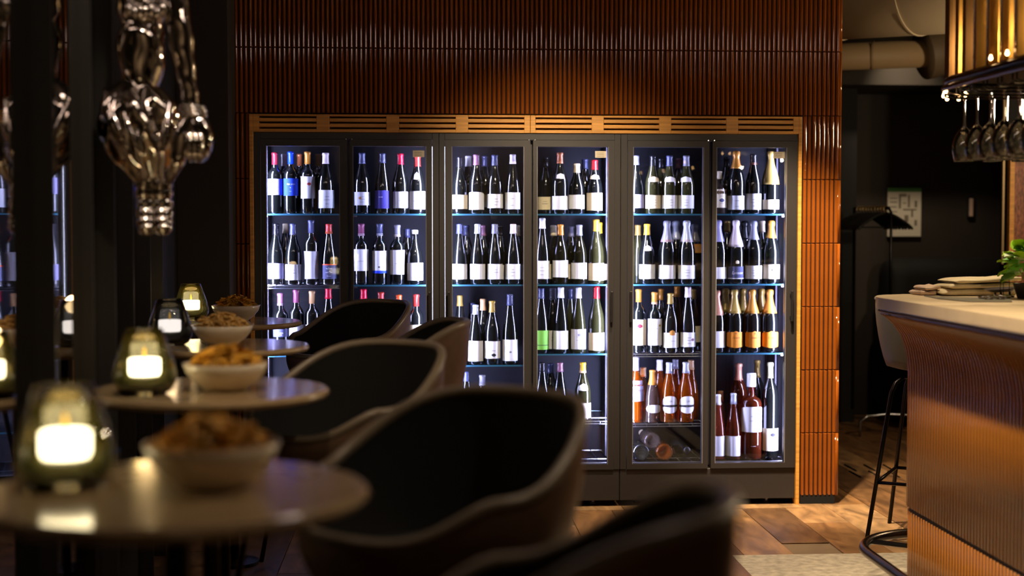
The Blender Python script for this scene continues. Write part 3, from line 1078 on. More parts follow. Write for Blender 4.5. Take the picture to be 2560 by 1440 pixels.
B(5, 4, 1611, 918, 'bgy', 'cream', None, row=1, glass='clear')
B(5, 4, 1649, 899, 'bgy', 'white', None, row=1, glass='amber')
B(5, 4, 1687, 898, 'hock', 'grey', None, row=1, glass='cola')
B(5, 4, 1726, 900, 'hock', 'tan', None, row=1, glass='amber')
B(6, 9, 1797, 986, 'hock', 'white', 'white', 1090, 1140, glass='rose', marks=False)
B(6, 9, 1834, 983, 'hock', 'silver', 'white', 1090, 1140, glass='cola', marks=False)
B(6, 9, 1877, 933, 'flask', 'white', 'white', 1017, 1080, glass='cola', capf=0.845, shape='arch', yaw=0, text=[('-- ----', -0.55, 0.012, 0, INKW, 0)])
B(6, 9, 1847, 908, 'mag', 'rose gold', None, glass='cola', row=1)
B(6, 9, 1925, 906, 'mag', 'pale green', 'cream', 1071, 1127, r=0.041, yaw=0, motif=('black', 0.72, 8, 1.7), capf=0.84)
B(6, 9, 1893, 900, 'mag', 'olive gold', None, row=1.3, r=0.041)
B(6, 9, 1801, 977, 'hock', 'tan', None, row=1, glass='clear')


def lying(px, py, glass, lab, cap, label, ang, elev=0.0, flip=False, back=0.0):
    """Bottle lying on the bottom wire shelf, its base (or neck when flipped) towards the door."""
    Y = YS + 0.03 + back
    P0 = PY(px, py, Y)
    r, h = 0.041, 0.295
    pts = [(a * r, b * h) for a, b in PROF['bgy'][1]]
    o = ob('wine_bottle', lathe([(0, 0.016), (0.6 * r, 0.010)] + pts + [(0, h)], 24), GLASS[glass], smooth=True)
    ob('capsule', lathe([(0, 0.82 * h)] + [(a + 0.001, b) for a, b in pts if b > 0.82 * h] + [(0, h + 0.001)], 16), capmat(cap), o, smooth=True)
    if lab:
        for (a, b) in ((0.12, 0.34), (0.47, 0.55)):
            ob('label', band(pts, -85, 85, a * h, b * h, 0.0006, 14, 2), labmat(lab), o, smooth=True)
    z = SHELF[(5, 9)] + r - 0.001 + elev
    if not flip:
        o.location = (P0.x, Y, z)
        o.rotation_euler = (R(-90), 0, R(ang))
    else:
        o.location = (P0.x - 0.012, Y + 0.29, z + 0.0)
        o.rotation_euler = (R(88), 0, R(ang))
    tag(o, label, 'bottle', 'bottles lying on the bottom shelf')
    return o


lying(1603, 1124, 'dark', None, 'slate', 'dark bottle lying with its round base to the door, bottom shelf, fifth door', 4)
lying(1662, 1124, 'amber', None, 'gold', 'amber bottle lying with its round base to the door, bottom shelf, fifth door', -3)
lying(1716, 1124, 'dark', 'cream', 'black', 'dark bottle lying with its neck to the door, cream bands, bottom shelf', 3, flip=True)
lying(1632, 1100, 'clear', None, 'cream', 'pale bottle lying on top of the two other lying bottles, bottom shelf', 2, elev=0.0552, back=0.02)

# bottles that crowd one another are slid a few millimetres apart on their shelf
for _ in range(60):
    for i_, (oa, ra, da, sa_, wa) in enumerate(STANDING):
        for (ob_, rb, db, sb2, wb) in STANDING[i_ + 1:]:
            if (da, sa_) != (db, sb2):
                continue
            dx, dy = ob_.location.x - oa.location.x, ob_.location.y - oa.location.y
            gap = ra + rb + 0.0035 - math.hypot(dx, dy)
            if gap <= 0:
                continue
            if wa == wb:
                sg = 1 if dx >= 0 else -1
                oa.location.x -= sg * gap * 0.5
                ob_.location.x += sg * gap * 0.5
            else:
                (ob_ if wb > wa else oa).location.y += gap

# ================================================================== BAR TABLES, CANDLES, BOWLS
TOPM = pm('table_stone', (178, 152, 116), 0.16, coat=0.4, noise=(9, 0.12))
TCEN = [(-0.354, 2.087), (-0.494, 3.39), (-0.638, 4.667), (-0.76, 5.86)]
ORD = ['fourth', 'third', 'second', 'first']


def make_table():
    t = empty('bar_table')
    ob('table_top', lathe([(0, 0.978), (0.268, 0.978), (0.277, 0.982), (0.281, 0.989), (0.279, 0.996), (0.273, 1.0), (0, 1.0)], 48), TOPM, t, smooth=False)
    ob('column', lathe([(0.02, 0.018), (0.02, 0.94), (0.075, 0.962), (0.09, 0.978)], 20), DARKSTEEL, t, smooth=True)
    ob('base', lathe([(0, 0.0), (0.10, 0.0), (0.10, 0.014), (0.03, 0.024), (0, 0.024)], 32), DARKSTEEL, t)
    return t


VG = thin_glass('votive_glass_olive', (232, 230, 204), 1.5, body=0.10, bodyc=(128, 124, 62))
VS = thin_glass('votive_glass_smoke', (150, 152, 150), 1.5, body=0.04, bodyc=(80, 84, 86))


def make_votive(gm):
    t = empty('candle_holder')
    ob('glass', lathe([(0, 0.003), (0.045, 0.0), (0.060, 0.008), (0.071, 0.028), (0.073, 0.044), (0.066, 0.075), (0.054, 0.110), (0.041, 0.150), (0.039, 0.150),
                       (0.052, 0.110), (0.064, 0.075), (0.070, 0.044), (0.066, 0.026), (0.05, 0.012), (0, 0.012)], 32, close=False), gm, t, smooth=True)
    ob('base_glass', lathe([(0, 0.012), (0.05, 0.013), (0.058, 0.03), (0.045, 0.043), (0, 0.043)], 24), pm('votive_base', (70, 72, 40), 0.2), t, smooth=True)
    cup = ob('tealight', lathe([(0, 0.044), (0.033, 0.044), (0.036, 0.05), (0.036, 0.080), (0.033, 0.082), (0.031, 0.076), (0, 0.075)], 24), emis('tealight_glow', (255, 238, 236), 13), t, smooth=True)
    ob('flame', lathe([(0, 0.08), (0.003, 0.086), (0.004, 0.092), (0.0025, 0.102), (0, 0.11)], 12), emis('flame', (255, 190, 80), 4), t, smooth=True)
    l = bpy.data.lights.new('candle_light', 'POINT')
    l.energy, l.color, l.shadow_soft_size = 0.6, (1.0, 0.66, 0.34), 0.03
    lo = bpy.data.objects.new('candle_light', l)
    link(lo, t)
    lo.location = (0, 0, 0.135)
    return t


def make_bowl():
    return ob('snack_bowl', lathe([(0, 0.0), (0.05, 0.0), (0.054, 0.006), (0.075, 0.022), (0.092, 0.044), (0.099, 0.064), (0.096, 0.065), (0.088, 0.046), (0.07, 0.026), (0.045, 0.012), (0, 0.011)], 40, close=False),
              pm('porcelain', (226, 212, 186), 0.2, coat=0.4), smooth=True)


CHIP = pm('crisps_orange', (204, 148, 40), 0.6, noise=(30, 0.35))
CHIP2 = pm('crisps_pale', (222, 178, 104), 0.6, noise=(30, 0.25))


def make_crisps(seed, mat):
    rnd = random.Random(seed)
    bm = bmesh.new()
    for k in range(130):
        a = rnd.uniform(0, 6.283)
        q = rnd.random() ** 0.6
        rr = 0.083 * q
        z = 0.05 + 0.042 * (1 - q ** 1.6) + rnd.uniform(-0.006, 0.010)
        ln, wd = rnd.uniform(0.012, 0.024), rnd.uniform(0.005, 0.011)
        M = Matrix.Translation((rr * math.cos(a), rr * math.sin(a), z)) @ Matrix.Rotation(rnd.uniform(0, 6.28), 4, 'Z') @ Matrix.Rotation(rnd.uniform(-0.9, 0.9), 4, 'X') @ Matrix.Rotation(rnd.uniform(-0.9, 0.9), 4, 'Y')
        up_, dn = [], []
        for i in range(4):
            x = -ln + 2 * ln * i / 3
            zz = 0.006 * math.cos(math.pi * (i / 3 - 0.5))
            for s in (-1, 1):
                up_.append(bm.verts.new(M @ Vector((x, s * wd * (1 - 0.3 * abs(i - 1.5) / 1.5), zz + 0.002))))
                dn.append(bm.verts.new(M @ Vector((x, s * wd * (1 - 0.3 * abs(i - 1.5) / 1.5), zz - 0.002))))
        for i in range(3):
            b = 2 * i
            bm.faces.new((up_[b], up_[b + 1], up_[b + 3], up_[b + 2]))
            bm.faces.new((dn[b], dn[b + 2], dn[b + 3], dn[b + 1]))
            bm.faces.new((up_[b], up_[b + 2], dn[b + 2], dn[b]))
            bm.faces.new((up_[b + 1], dn[b + 1], dn[b + 3], up_[b + 3]))
    # every crisp stays inside the bowl wall
    wall = [(0.040, 0.013), (0.070, 0.027), (0.0875, 0.047), (0.0955, 0.066)]
    for v in bm.verts:
        r_ = math.hypot(v.co.x, v.co.y)
        if v.co.z < 0.068:
            lim = interp(wall, v.co.z) - 0.001
            if r_ > lim:
                v.co.x *= lim / r_
                v.co.y *= lim / r_
        elif r_ > 0.099:
            v.co.x *= 0.099 / r_
            v.co.y *= 0.099 / r_
    return ob('crisps', bm, mat)


CAND = [(165, 1215), (362, 985), (425, 862), (478, 800)]
BOWL = [(530, 1215), (565, 975), (557, 862), (590, 802)]
tab0 = make_table()
votA, votB = make_votive(VG), make_votive(VS)
bow0 = make_bowl()
usedA = False
for k in range(4):
    t = tab0 if k == 0 else copy_tree(tab0)
    t.location = (TCEN[k][0], TCEN[k][1], 0)
    tag(t, f'round stone-topped high table, {ORD[k]} from the dark pillar along the mirrors', 'table', 'round high tables along the mirror wall')
    P0 = PZ(*CAND[k], 1.0)
    src = votB if k == 2 else votA
    c = src if (k == 0 or k == 2) else copy_tree(src)
    c.location = (P0.x, P0.y, 0.9998)
    tag(c, f"{'smoke grey' if k == 2 else 'olive green'} glass candle holder with lit tealight on {ORD[k]} table from the pillar", 'candle holder', 'candle holders on the high tables')
    P1 = PZ(*BOWL[k], 1.0)
    b = bow0 if k == 0 else copy_tree(bow0)
    b.location = (P1.x, P1.y, 0.9998)
    tag(b, f'white porcelain snack bowl on the {ORD[k]} table from the dark pillar', 'bowl', 'snack bowls on the high tables')
    cr = make_crisps(10 + k, CHIP2 if k == 2 else CHIP)
    cr.location = b.location
    tag(cr, f"{'pale golden' if k == 2 else 'orange'} crisps heaped in the bowl on the {ORD[k]} table from the pillar", 'crisps', kind='stuff')

# ================================================================== TUB STOOLS
LEATH = pm('leather_taupe', (104, 80, 62), 0.42, noise=(40, 0.1))
UPHO = pm('upholstery_black', (5, 5, 5), 0.9)
PIPE = pm('rim_piping', (124, 110, 92), 0.3)
OLIVE = pm('leather_olive_grey', (82, 76, 62), 0.5)


def shell_pt(phi, t, inner=0.0):
    """phi 0 = back of the seat (local -X is front). t 0..1 from seat centre to rim."""
    c = math.cos(phi)
    def sst(v):
        v = min(1.0, max(0.0, v))
        return v * v * (3 - 2 * v)
    hb = 0.195 + 0.135 * sst((c + 0.30) / 1.25) - 0.07 * sst((-c - 0.35) / 0.6)
    plan = 0.236 + 0.018 * c * c
    if t < 0.5:
        s = t / 0.5
        r = plan * 0.86 * s
        z = 0.03 * s * s
    else:
        s = (t - 0.5) / 0.5
        r = plan * (0.86 + 0.20 * math.sin(s * math.pi / 2))
        z = 0.03 + (hb - 0.03) * s ** 1.15 + 0.0
        r -= 0.03 * max(0.0, -c) * s
    r -= inner
    return Vector((r * math.cos(phi), r * math.sin(phi) * 1.05, 0.74 + z + (inner * (0.7 if t < 0.5 else 0.25))))


def make_stool(outer):
    root = empty('bar_stool')
    N, MR = 40, 12
    for name, inn, mat in (('shell', 0.0, outer), ('upholstery', 0.016, UPHO if outer is LEATH else outer)):
        bm = bmesh.new()
        c0 = bm.verts.new(shell_pt(0, 0, inn if inn == 0 else 0.016) if inn == 0 else (0, 0, 0.74 + 0.016))
        rings = []
        for j in range(1, MR + 1):
            tt = j / MR if inn == 0 else j / MR * 0.985
            rings.append([bm.verts.new(shell_pt(2 * math.pi * k / N, tt, inn)) for k in range(N)])
        for k in range(N):
            bm.faces.new((c0, rings[0][k], rings[0][(k + 1) % N]))
        for a, b in zip(rings, rings[1:]):
            for k in range(N):
                bm.faces.new((a[k], b[k], b[(k + 1) % N], a[(k + 1) % N]))
        ob(name, bm, mat, root, smooth=True)
    rim = [(shell_pt(2 * math.pi * k / 64, 1.0, 0.0) + shell_pt(2 * math.pi * k / 64, 0.985, 0.016)) / 2 for k in range(64)]
    ob('rim', tube(rim, 0.0115, 10, closed=True), PIPE if outer is LEATH else outer, root, smooth=True)
    # seat cushion
    cb_ = lathe([(0, 0.768), (0.17, 0.772), (0.195, 0.785), (0.19, 0.802), (0.15, 0.812), (0, 0.815)], 32)
    ob('seat_cushion', cb_, UPHO if outer is LEATH else outer, root, smooth=True)
    feet = []
    for sx in (-1, 1):
        for sy in (-1, 1):
            p = [(sx * 0.05, sy * 0.05, 0.728), (sx * 0.12, sy * 0.12, 0.728), (sx * 0.148, sy * 0.148, 0.705), (sx * 0.165, sy * 0.165, 0.66), (sx * 0.25, sy * 0.25, 0.0)]
            ob('leg', tube(p, 0.0095, 8), DARKSTEEL, root, smooth=True)
    z = 0.27
    q = 0.165 + (0.66 - z) / 0.66 * 0.085
    ring = [(-q, -q, z), (q, -q, z), (q, q, z), (-q, q, z)]
    for i in range(4):
        ob('foot_rung', tube([ring[i], ring[(i + 1) % 4]], 0.008, 8), DARKSTEEL, root, smooth=True)
    ob('mount_plate', lathe([(0.10, 0.722), (0.10, 0.742)], 20), DARKSTEEL, root)
    return root


st0 = make_stool(LEATH)
# centre x, y, facing (degrees: direction of the seat front, 180 = towards the mirrors)
CH = [(0.10, 1.64, 158), (0.03, 2.50, 224), (-0.20, 3.66, 226), (-0.10, 4.72, 186), (-0.30, 5.88, 224)]
CLAB = ['taupe tub bar stool with black lining, farthest from the wine cabinets',
        'taupe tub bar stool with black lining, fourth from the wine cabinets',
        'taupe tub bar stool with black lining, third from the wine cabinets',
        'taupe tub bar stool with black lining, second from the wine cabinets',
        'taupe tub bar stool with black lining, closest to the wine cabinets']
for k, (x, y, a) in enumerate(CH):
    s = st0 if k == 0 else copy_tree(st0)
    s.location = (x, y, 0)
    s.rotation_euler = (0, 0, R(a - 180))
    tag(s, CLAB[k], 'bar stool', 'tub bar stools at the high tables')
sb_ = make_stool(OLIVE)
sb_.location = (2.285, 6.13, 0)
sb_.rotation_euler = (0, 0, R(-30 - 180))
tag(sb_, 'olive grey tub bar stool with thin black legs at the end of the bar', 'bar stool')

# ================================================================== THE BAR
BX, BY, BR = 1.84, 5.38, 0.19       # body front plane, far end, corner radius
bar = empty('bar_counter', (2.3, 3.5, 0))
tag(bar, 'curved bar with ribbed orange brown tile front and pale stone worktop', 'bar')
OX, OY = 2.3, 3.5
BDEPTH = 3.0


def bar_path(off, y_start=0.4, n=12, x_end=BDEPTH):
    """Plan outline of the bar offset outwards by off: (x, y, outward normal angle)."""
    r = BR + off
    cx_, cy_ = BX + BR, BY - BR
    out = [(BX - off, y_start, math.pi)]
    for i in range(n + 1):
        a = math.pi - (math.pi / 2) * i / n
        out.append((cx_ + r * math.cos(a), cy_ + r * math.sin(a), a))
    out.append((x_end, BY + off, math.pi / 2))
    return out


COVE = [(0.0, 0.33), (0.0, 0.84), (0.004, 0.89), (0.014, 0.94), (0.032, 0.985), (0.058, 1.022), (0.088, 1.05), (0.105, 1.06)]
RIBM = pm('bar_rib_glaze', (176, 112, 46), 0.2, coat=0.5, noise=(5, 0.18))


def sweep_plan(prof, mat, name, off0=0.0):
    bm = bmesh.new()
    rows = []
    for o_, z in prof:
        rows.append([bm.verts.new((x - OX, y - OY, z)) for x, y, a in bar_path(o_ + off0)])
    for a, b in zip(rows, rows[1:]):
        for k in range(len(a) - 1):
            bm.faces.new((a[k], a[k + 1], b[k + 1], b[k]))
    return ob(name, bm, mat, bar)


sweep_plan([(0.0, 0.0), (0.0, 0.32), (0.0, 0.33)] + COVE[1:], pm('bar_core', (30, 16, 9), 0.7), 'body', -0.004)


def rib_mesh(prof, rad):
    """Half-round rib; local +X is outward."""
    bm = bmesh.new()
    rings = []
    for i, (o_, z) in enumerate(prof):
        p0, p1 = prof[max(0, i - 1)], prof[min(len(prof) - 1, i + 1)]
        t = Vector((p1[0] - p0[0], 0, p1[1] - p0[1])).normalized()
        nrm = Vector((t.z, 0, -t.x))
        ring = []
        for k in range(6):
            a = math.pi * k / 5
            ring.append(bm.verts.new(Vector((o_, 0, z)) + nrm * (rad * math.sin(a) - 0.003) + Vector((0, rad * math.cos(a), 0))))
        rings.append(ring)
    for a, b in zip(rings, rings[1:]):
        for k in range(5):
            bm.faces.new((a[k], a[k + 1], b[k + 1], b[k]))
    bm.faces.new(rings[0])
    bm.faces.new(rings[-1])
    me = mesh_from(bm, 'rib')
    me.materials.append(RIBM)
    me.polygons.foreach_set('use_smooth', [True] * len(me.polygons))
    return me


rib_u = rib_mesh(COVE, 0.0094)
rib_l = rib_mesh([(-0.006, 0.04), (-0.006, 0.312)], 0.0094)
RP = 0.0265
place = []
y = BY - BR
while y > 2.9:
    y -= RP
    place.append((BX, y, math.pi))
n = int(BR * math.pi / 2 / RP)
for i in range(n + 1):
    a = math.pi - (math.pi / 2) * i / n
    place.append((BX + BR + BR * math.cos(a), BY - BR + BR * math.sin(a), a))
x = BX + BR
for i in range(14):
    x += RP
    place.append((x, BY, math.pi / 2))
for x, y, a in place:
    for me, nm in ((rib_u, 'rib'), (rib_l, 'lower_rib')):
        o = ob(nm, me, parent=bar, loc=(x - OX, y - OY, 0))
        o.rotation_euler = (0, 0, a)
# worktop
STONE = pm('worktop_stone', (206, 184, 150), 0.3, noise=(12, 0.06))
bm = bmesh.new()
pa = bar_path(0.125, n=18)
lo, hi = [], []
outl = [(x, y) for x, y, a in pa] + [(BDEPTH, 0.4)]
for z, dst, ins in ((1.078, lo, 0), (1.12, hi, 0)):
    for x, y in outl:
        dst.append(bm.verts.new((x - OX, y - OY, z)))
bm.faces.new(lo)
bm.faces.new(hi)
for k in range(len(lo)):
    k2 = (k + 1) % len(lo)
    bm.faces.new((lo[k], lo[k2], hi[k2], hi[k]))
bmesh.ops.bevel(bm, geom=[e for e in bm.edges if abs(e.verts[0].co.z - e.verts[1].co.z) < 1e-6], offset=0.004, segments=2, affect='EDGES')
ob('worktop', bm, STONE, bar)
# beaded light channel under the worktop
sweep_plan([(0.10, 1.058), (0.112, 1.060), (0.112, 1.077)], pm('bead_channel', (60, 46, 62), 0.3, 0.5), 'bead_channel')
bm = bmesh.new()
pp = bar_path(0.114, y_start=3.2, n=14)
acc = 0.0
for (x0, y0, _), (x1, y1, _) in zip(pp, pp[1:]):
    L = math.hypot(x1 - x0, y1 - y0)
    while acc < L:
        f = acc / L
        lathe([(0, -0.0045), (0.0045, 0), (0, 0.0045)], 6, bm, (x0 + (x1 - x0) * f - OX, y0 + (y1 - y0) * f - OY, 1.068))
        acc += 0.016
    acc -= L
o = ob('bead_row', bm, pm('bead_violet', (150, 146, 190), 0.15, 0.8), bar)
o['kind'] = 'stuff'
# foot rail
fr_ = [(x - OX, y - OY, 0.16) for x, y, a in bar_path(0.16, n=16)]
ob('foot_rail', tube(fr_, 0.019, 12), pm('rail_bronze', (88, 78, 70), 0.25, 1.0), bar, smooth=True)
for yy in (1.2, 2.6, 4.0):
    ob('rail_bracket', tube([(BX - OX, yy - OY, 0.16), (BX - 0.16 - OX, yy - OY, 0.16)], 0.010, 8), DARKSTEEL, bar)
a = math.pi * 0.8
ob('rail_bracket', tube([(BX + BR + BR * math.cos(a) - OX, BY - BR + BR * math.sin(a) - OY, 0.16), (BX + BR + (BR + 0.16) * math.cos(a) - OX, BY - BR + (BR + 0.16) * math.sin(a) - OY, 0.16)], 0.010, 8), DARKSTEEL, bar)
ob('rear_panel', box(BDEPTH - 0.03 - OX, BDEPTH - OX, 0.4 - OY, BY - OY, 0, 1.078), BLACK, bar)

# ---- things on the bar
CT = 1.1199
LINEN = pm('linen_beige', (206, 188, 150), 0.85, noise=(14, 0.1))


def fold_layer(wd, dep, z0, th, seed, lean=0.0):
    """A folded cloth layer: rounded fold at its left end, softly uneven top."""
    bm = bmesh.new()
    nx, ns = 20, 10
    rows = []
    for i in range(nx + 1):
        u_ = i / nx
        k = min(1.0, (u_ / 0.10)) ** 0.5 if u_ < 0.10 else 1.0
        k = max(k, 0.06)
        row = []
        for q in range(2 * ns):
            a = math.pi * 2 * q / (2 * ns)
            cx_, sx_ = math.cos(a), math.sin(a)
            y = dep / 2 * math.copysign(abs(cx_) ** 0.35, cx_)
            z = th / 2 * math.copysign(abs(sx_) ** 0.6, sx_) * k
            z += 0.0025 * math.sin(seed + 7 * u_ + 3 * cx_) * (1 if sx_ > 0 else 0)
            row.append(bm.verts.new((wd * (u_ - 0.5), y, z0 + th / 2 + z + lean * u_)))
        rows.append(row)
    for a, b in zip(rows, rows[1:]):
        for q in range(2 * ns):
            q2 = (q + 1) % (2 * ns)
            bm.faces.new((a[q], a[q2], b[q2], b[q]))
    bm.faces.new(rows[0])
    bm.faces.new(rows[-1])
    return bm


def bundle(px0, px1, Y, dep, label, mat, layers):
    a, b = PY(px0, 730, Y), PY(px1, 730, Y)
    o = empty('linen_bundle', ((a.x + b.x) / 2, Y, CT))
    z = 0.0
    for k, th in enumerate(layers):
        l_ = ob('folded_layer', fold_layer((b.x - a.x) * (1 - 0.05 * k), dep, z, th, k * 2.0 + px0, 0.006 * k), mat, o, smooth=True)
        l_.location.x = 0.018 * k - 0.006
        z += th * 0.97
    return tag(o, label, 'cloth bundle')


bundle(2338, 2518, 5.39, 0.19, 'thick folded beige linen bundle lying on the bar worktop', LINEN, (0.026, 0.020, 0.018))
bundle(2290, 2328, 5.42, 0.14, 'thin pale pink linen bundle behind the thick one on the bar', pm('linen_pink', (198, 170, 146), 0.85), (0.018, 0.016))
# grey slate sheet
bm = bmesh.new()
P = [PZ(q, yq, CT) for q, yq in ((2310, 741), (2345, 748), (2425, 756), (2530, 756), (2528, 746), (2440, 746), (2380, 745))]
lo = [bm.verts.new((p.x, p.y, CT)) for p in P]
hi = [bm.verts.new((p.x, p.y, CT + 0.004)) for p in P]
bm.faces.new(lo)
bm.faces.new(hi)
for k in range(len(P)):
    bm.faces.new((lo[k], lo[(k + 1) % len(P)], hi[(k + 1) % len(P)], hi[k]))
tag(ob('slate_sheet', bm, pm('slate_grey', (112, 108, 92), 0.35)), 'flat grey slate sheet on the bar below the linen bundle', 'slate')
# oval dark dish leaning on the bundle
p = PZ(2495, 742, CT)
o = ob('oval_dish', lathe([(0, 0.0), (0.04, 0.0), (0.065, 0.012), (0.067, 0.013), (0.042, 0.004), (0, 0.004)], 28), pm('dish_dark', (66, 62, 64), 0.3), smooth=True)
o.location = (p.x, p.y - 0.035, CT + 0.0215)
o.rotation_euler = (0, R(-4), 0)
for k in range(3):
    ob('dish_foot', tube([(0.03 * math.cos(k * 2.1), 0.03 * math.sin(k * 2.1), -0.0215), (0.03 * math.cos(k * 2.1), 0.03 * math.sin(k * 2.1), 0.002)], 0.004, 6), DARKSTEEL, o)
tag(o, 'shallow dark oval dish beside the wire stand on the bar', 'dish')
# wire stand
wsd = empty('wire_stand', (p.x - 0.03, p.y - 0.12, CT + 0.0038))
tag(wsd, 'small black wire stand with upright prongs on the bar', 'stand')
for k, dx in enumerate((-0.012, 0.0, 0.022)):
    ob('prong', tube([(dx, 0, 0.004), (dx, 0, 0.066)], 0.0013, 6), BLACK, wsd)
ob('base', box(-0.026, 0.036, -0.014, 0.014, 0, 0.006, 0.001, 1), DARKSTEEL, wsd)
# silver corkscrews / trinkets
for k, (q, yq) in enumerate(((2458, 5.035), (2487, 5.035), (2515, 5.035), (2472, 4.975), (2501, 4.975))):
    p = PY(q, 745, yq)
    o = empty('metal_coaster', (p.x, yq, CT + 0.0038))
    ob('ring', tube([(0.016 * math.cos(t * 0.3927), 0.016 * math.sin(t * 0.3927), 0.006 + 0.002 * k) for t in range(16)], 0.0035, 8, closed=True), CHROME, o, smooth=True)
    ob('plate', lathe([(0, 0.0), (0.015, 0.0), (0.015, 0.005), (0, 0.006)], 16), CHROME, o, smooth=True)
    tag(o, 'small shiny metal ring coaster on the bar by the wire stand', 'coaster', 'metal ring coasters on the bar')
# potted plant
pp_ = PZ(2580, 741, CT)
pp_ = PY(2576, 700, 5.10)
pl0 = empty('potted_plant', (pp_.x, pp_.y, CT))
tag(pl0, 'bright green leafy plant in a dark pot on the bar', 'plant')
ob('pot', lathe([(0, 0), (0.045, 0), (0.06, 0.05), (0.062, 0.056), (0.055, 0.056), (0.05, 0.045), (0, 0.045)], 24), pm('pot_dark', (46, 34, 24), 0.5), pl0, smooth=True)
LEAFS = [pm('leaf_bright', (164, 214, 44), 0.4), pm('leaf_mid', (104, 176, 44), 0.4), pm('leaf_pale', (214, 226, 190), 0.5)]
rnd = random.Random(3)
for k in range(84):
    a = rnd.uniform(0, 6.283)
    el = rnd.uniform(-0.1, 1.45)
    rr = rnd.uniform(0.045, 0.085)
    base = Vector((rr * math.cos(a) * math.cos(el), rr * math.sin(a) * math.cos(el), 0.09 + rr * 1.35 * math.sin(el)))
    bm = bmesh.new()
    L, Wd = rnd.uniform(0.045, 0.07), rnd.uniform(0.022, 0.034)
    mid, lf, rg = [], [], []
    for i in range(6):
        s = i / 5
        wv = Wd * math.sin(math.pi * min(0.97, s * 0.92 + 0.05)) ** 0.8
        zz = -0.012 * s * s
        mid.append(bm.verts.new((L * s, 0, zz)))
        lf.append(bm.verts.new((L * s, wv, zz + 0.005 + 0.002 * math.sin(9 * s))))
        rg.append(bm.verts.new((L * s, -wv, zz + 0.005 + 0.002 * math.cos(8 * s))))
    for i in range(5):
        bm.faces.new((mid[i], mid[i + 1], lf[i + 1], lf[i]))
        bm.faces.new((mid[i], rg[i], rg[i + 1], mid[i + 1]))
    o = ob('leaf', bm, LEAFS[k % 3 if k % 7 else 2] if k % 5 == 0 else LEAFS[k % 2], pl0, smooth=True)
    o.location = base
    o.rotation_euler = (rnd.uniform(-0.5, 0.5), -el * 0.6 + rnd.uniform(-0.3, 0.5), a + rnd.uniform(-0.6, 0.6))
for k in range(7):
    a = k * 0.9
    ob('stem', tube([(0.01 * math.cos(a), 0.01 * math.sin(a), 0.04), (0.03 * math.cos(a), 0.03 * math.sin(a), 0.09), (0.055 * math.cos(a), 0.055 * math.sin(a), 0.13)], 0.0018, 5), LEAFS[1], pl0)

# ================================================================== OVERHEAD GLASS RACK
rk = empty('hanging_glass_rack', (2.1, 4.0, 1.85))
tag(rk, 'hanging glass rack with dark steel rail, brass fins and textured glass rods', 'glass rack')
RX, RY, RZ = 2.1, 4.0, 1.85
r0, cr_ = 1.835, 0.20


def rack_loop(off, z, y0=-0.6, n=10, x1=2.42):
    ye = 5.06 + off
    out = [(r0 - off, y0, z)]
    for i in range(n + 1):
        a = math.pi - math.pi / 2 * i / n
        out.append((r0 + cr_ + (cr_ + off) * math.cos(a), ye - off - cr_ + (cr_ + off) * math.sin(a), z))
    for i in range(n + 1):
        a = math.pi / 2 - math.pi / 2 * i / n
        out.append((x1 - cr_ + (cr_ + off) * math.cos(a), ye - off - cr_ + (cr_ + off) * math.sin(a), z))
    out.append((x1 + off, y0, z))
    return [(x - RX, y - RY, zz - RZ) for x, y, zz in out]


RAILM = pm('rack_rail_steel', (84, 82, 92), 0.22, 1.0)
ob('lower_rail', tube(rack_loop(0.0, 1.868), 0.009, 10), RAILM, rk, smooth=True)
ob('upper_rail', tube(rack_loop(-0.012, 1.892), 0.013, 10), DARKSTEEL, rk, smooth=True)
# tray plate
bm = bmesh.new()
lp = rack_loop(-0.02, 1.90)
lo = [bm.verts.new((x, y, z)) for x, y, z in lp]
hi = [bm.verts.new((x, y, z + 0.012)) for x, y, z in lp]
bm.faces.new(lo)
bm.faces.new(hi)
for k in range(len(lp)):
    k2 = (k + 1) % len(lp)
    bm.faces.new((lo[k], lo[k2], hi[k2], hi[k]))
ob('tray', bm, pm('tray_bronze', (66, 52, 38), 0.4, 0.7), rk)
# hanging channels for the stemware
for k in range(7):
    yy = 4.93 - k * 0.115
    for s in (-0.016, 0.016):
        ob('hanger_channel', tube([(1.86 - RX, yy + s - RY, 1.868 - RZ), (1.86 - RX, yy + s - RY, 1.845 - RZ), (1.88 - RX, yy + s - RY, 1.838 - RZ), (2.38 - RX, yy + s - RY, 1.838 - RZ), (2.40 - RX, yy + s - RY, 1.868 - RZ)], 0.0035, 6), DARKSTEEL, rk)
# brass fins and textured rods above
ob('brass_post', box(-0.02, 0.02, -0.02, 0.02, 0, ZC - 1.912, 0.003, 1), pm('brass_dark', (104, 72, 34), 0.4, 0.8), rk, loc=(1.90 - RX, 4.99 - RY, 1.912 - RZ))
ob('brass_post', box(-0.014, 0.014, -0.014, 0.014, 0, ZC - 1.912, 0.003, 1), BRASS, rk, loc=(1.895 - RX, 4.90 - RY, 1.912 - RZ))
RODG = pm('textured_glass', (224, 216, 200), 0.12, 0.6, spec=0.8, bump=(60, 1.0))
for k in range(26):
    yy = 4.80 - k * 0.055
    if k % 2 == 0:
        o = ob('brass_fin', box(-0.02, 0.02, -0.007, 0.007, 0, ZC - 1.912, 0.002, 1), BRASS if k % 10 else pm('brass_dark', (104, 72, 34), 0.4, 0.8), rk, loc=(1.885 - RX, yy - RY, 1.912 - RZ))
    else:
        ob('glass_rod', lathe([(0, 0), (0.019, 0.0), (0.019, ZC - 1.912), (0, ZC - 1.912)], 12), RODG, rk, loc=(1.90 - RX, yy - RY, 1.912 - RZ), smooth=True)
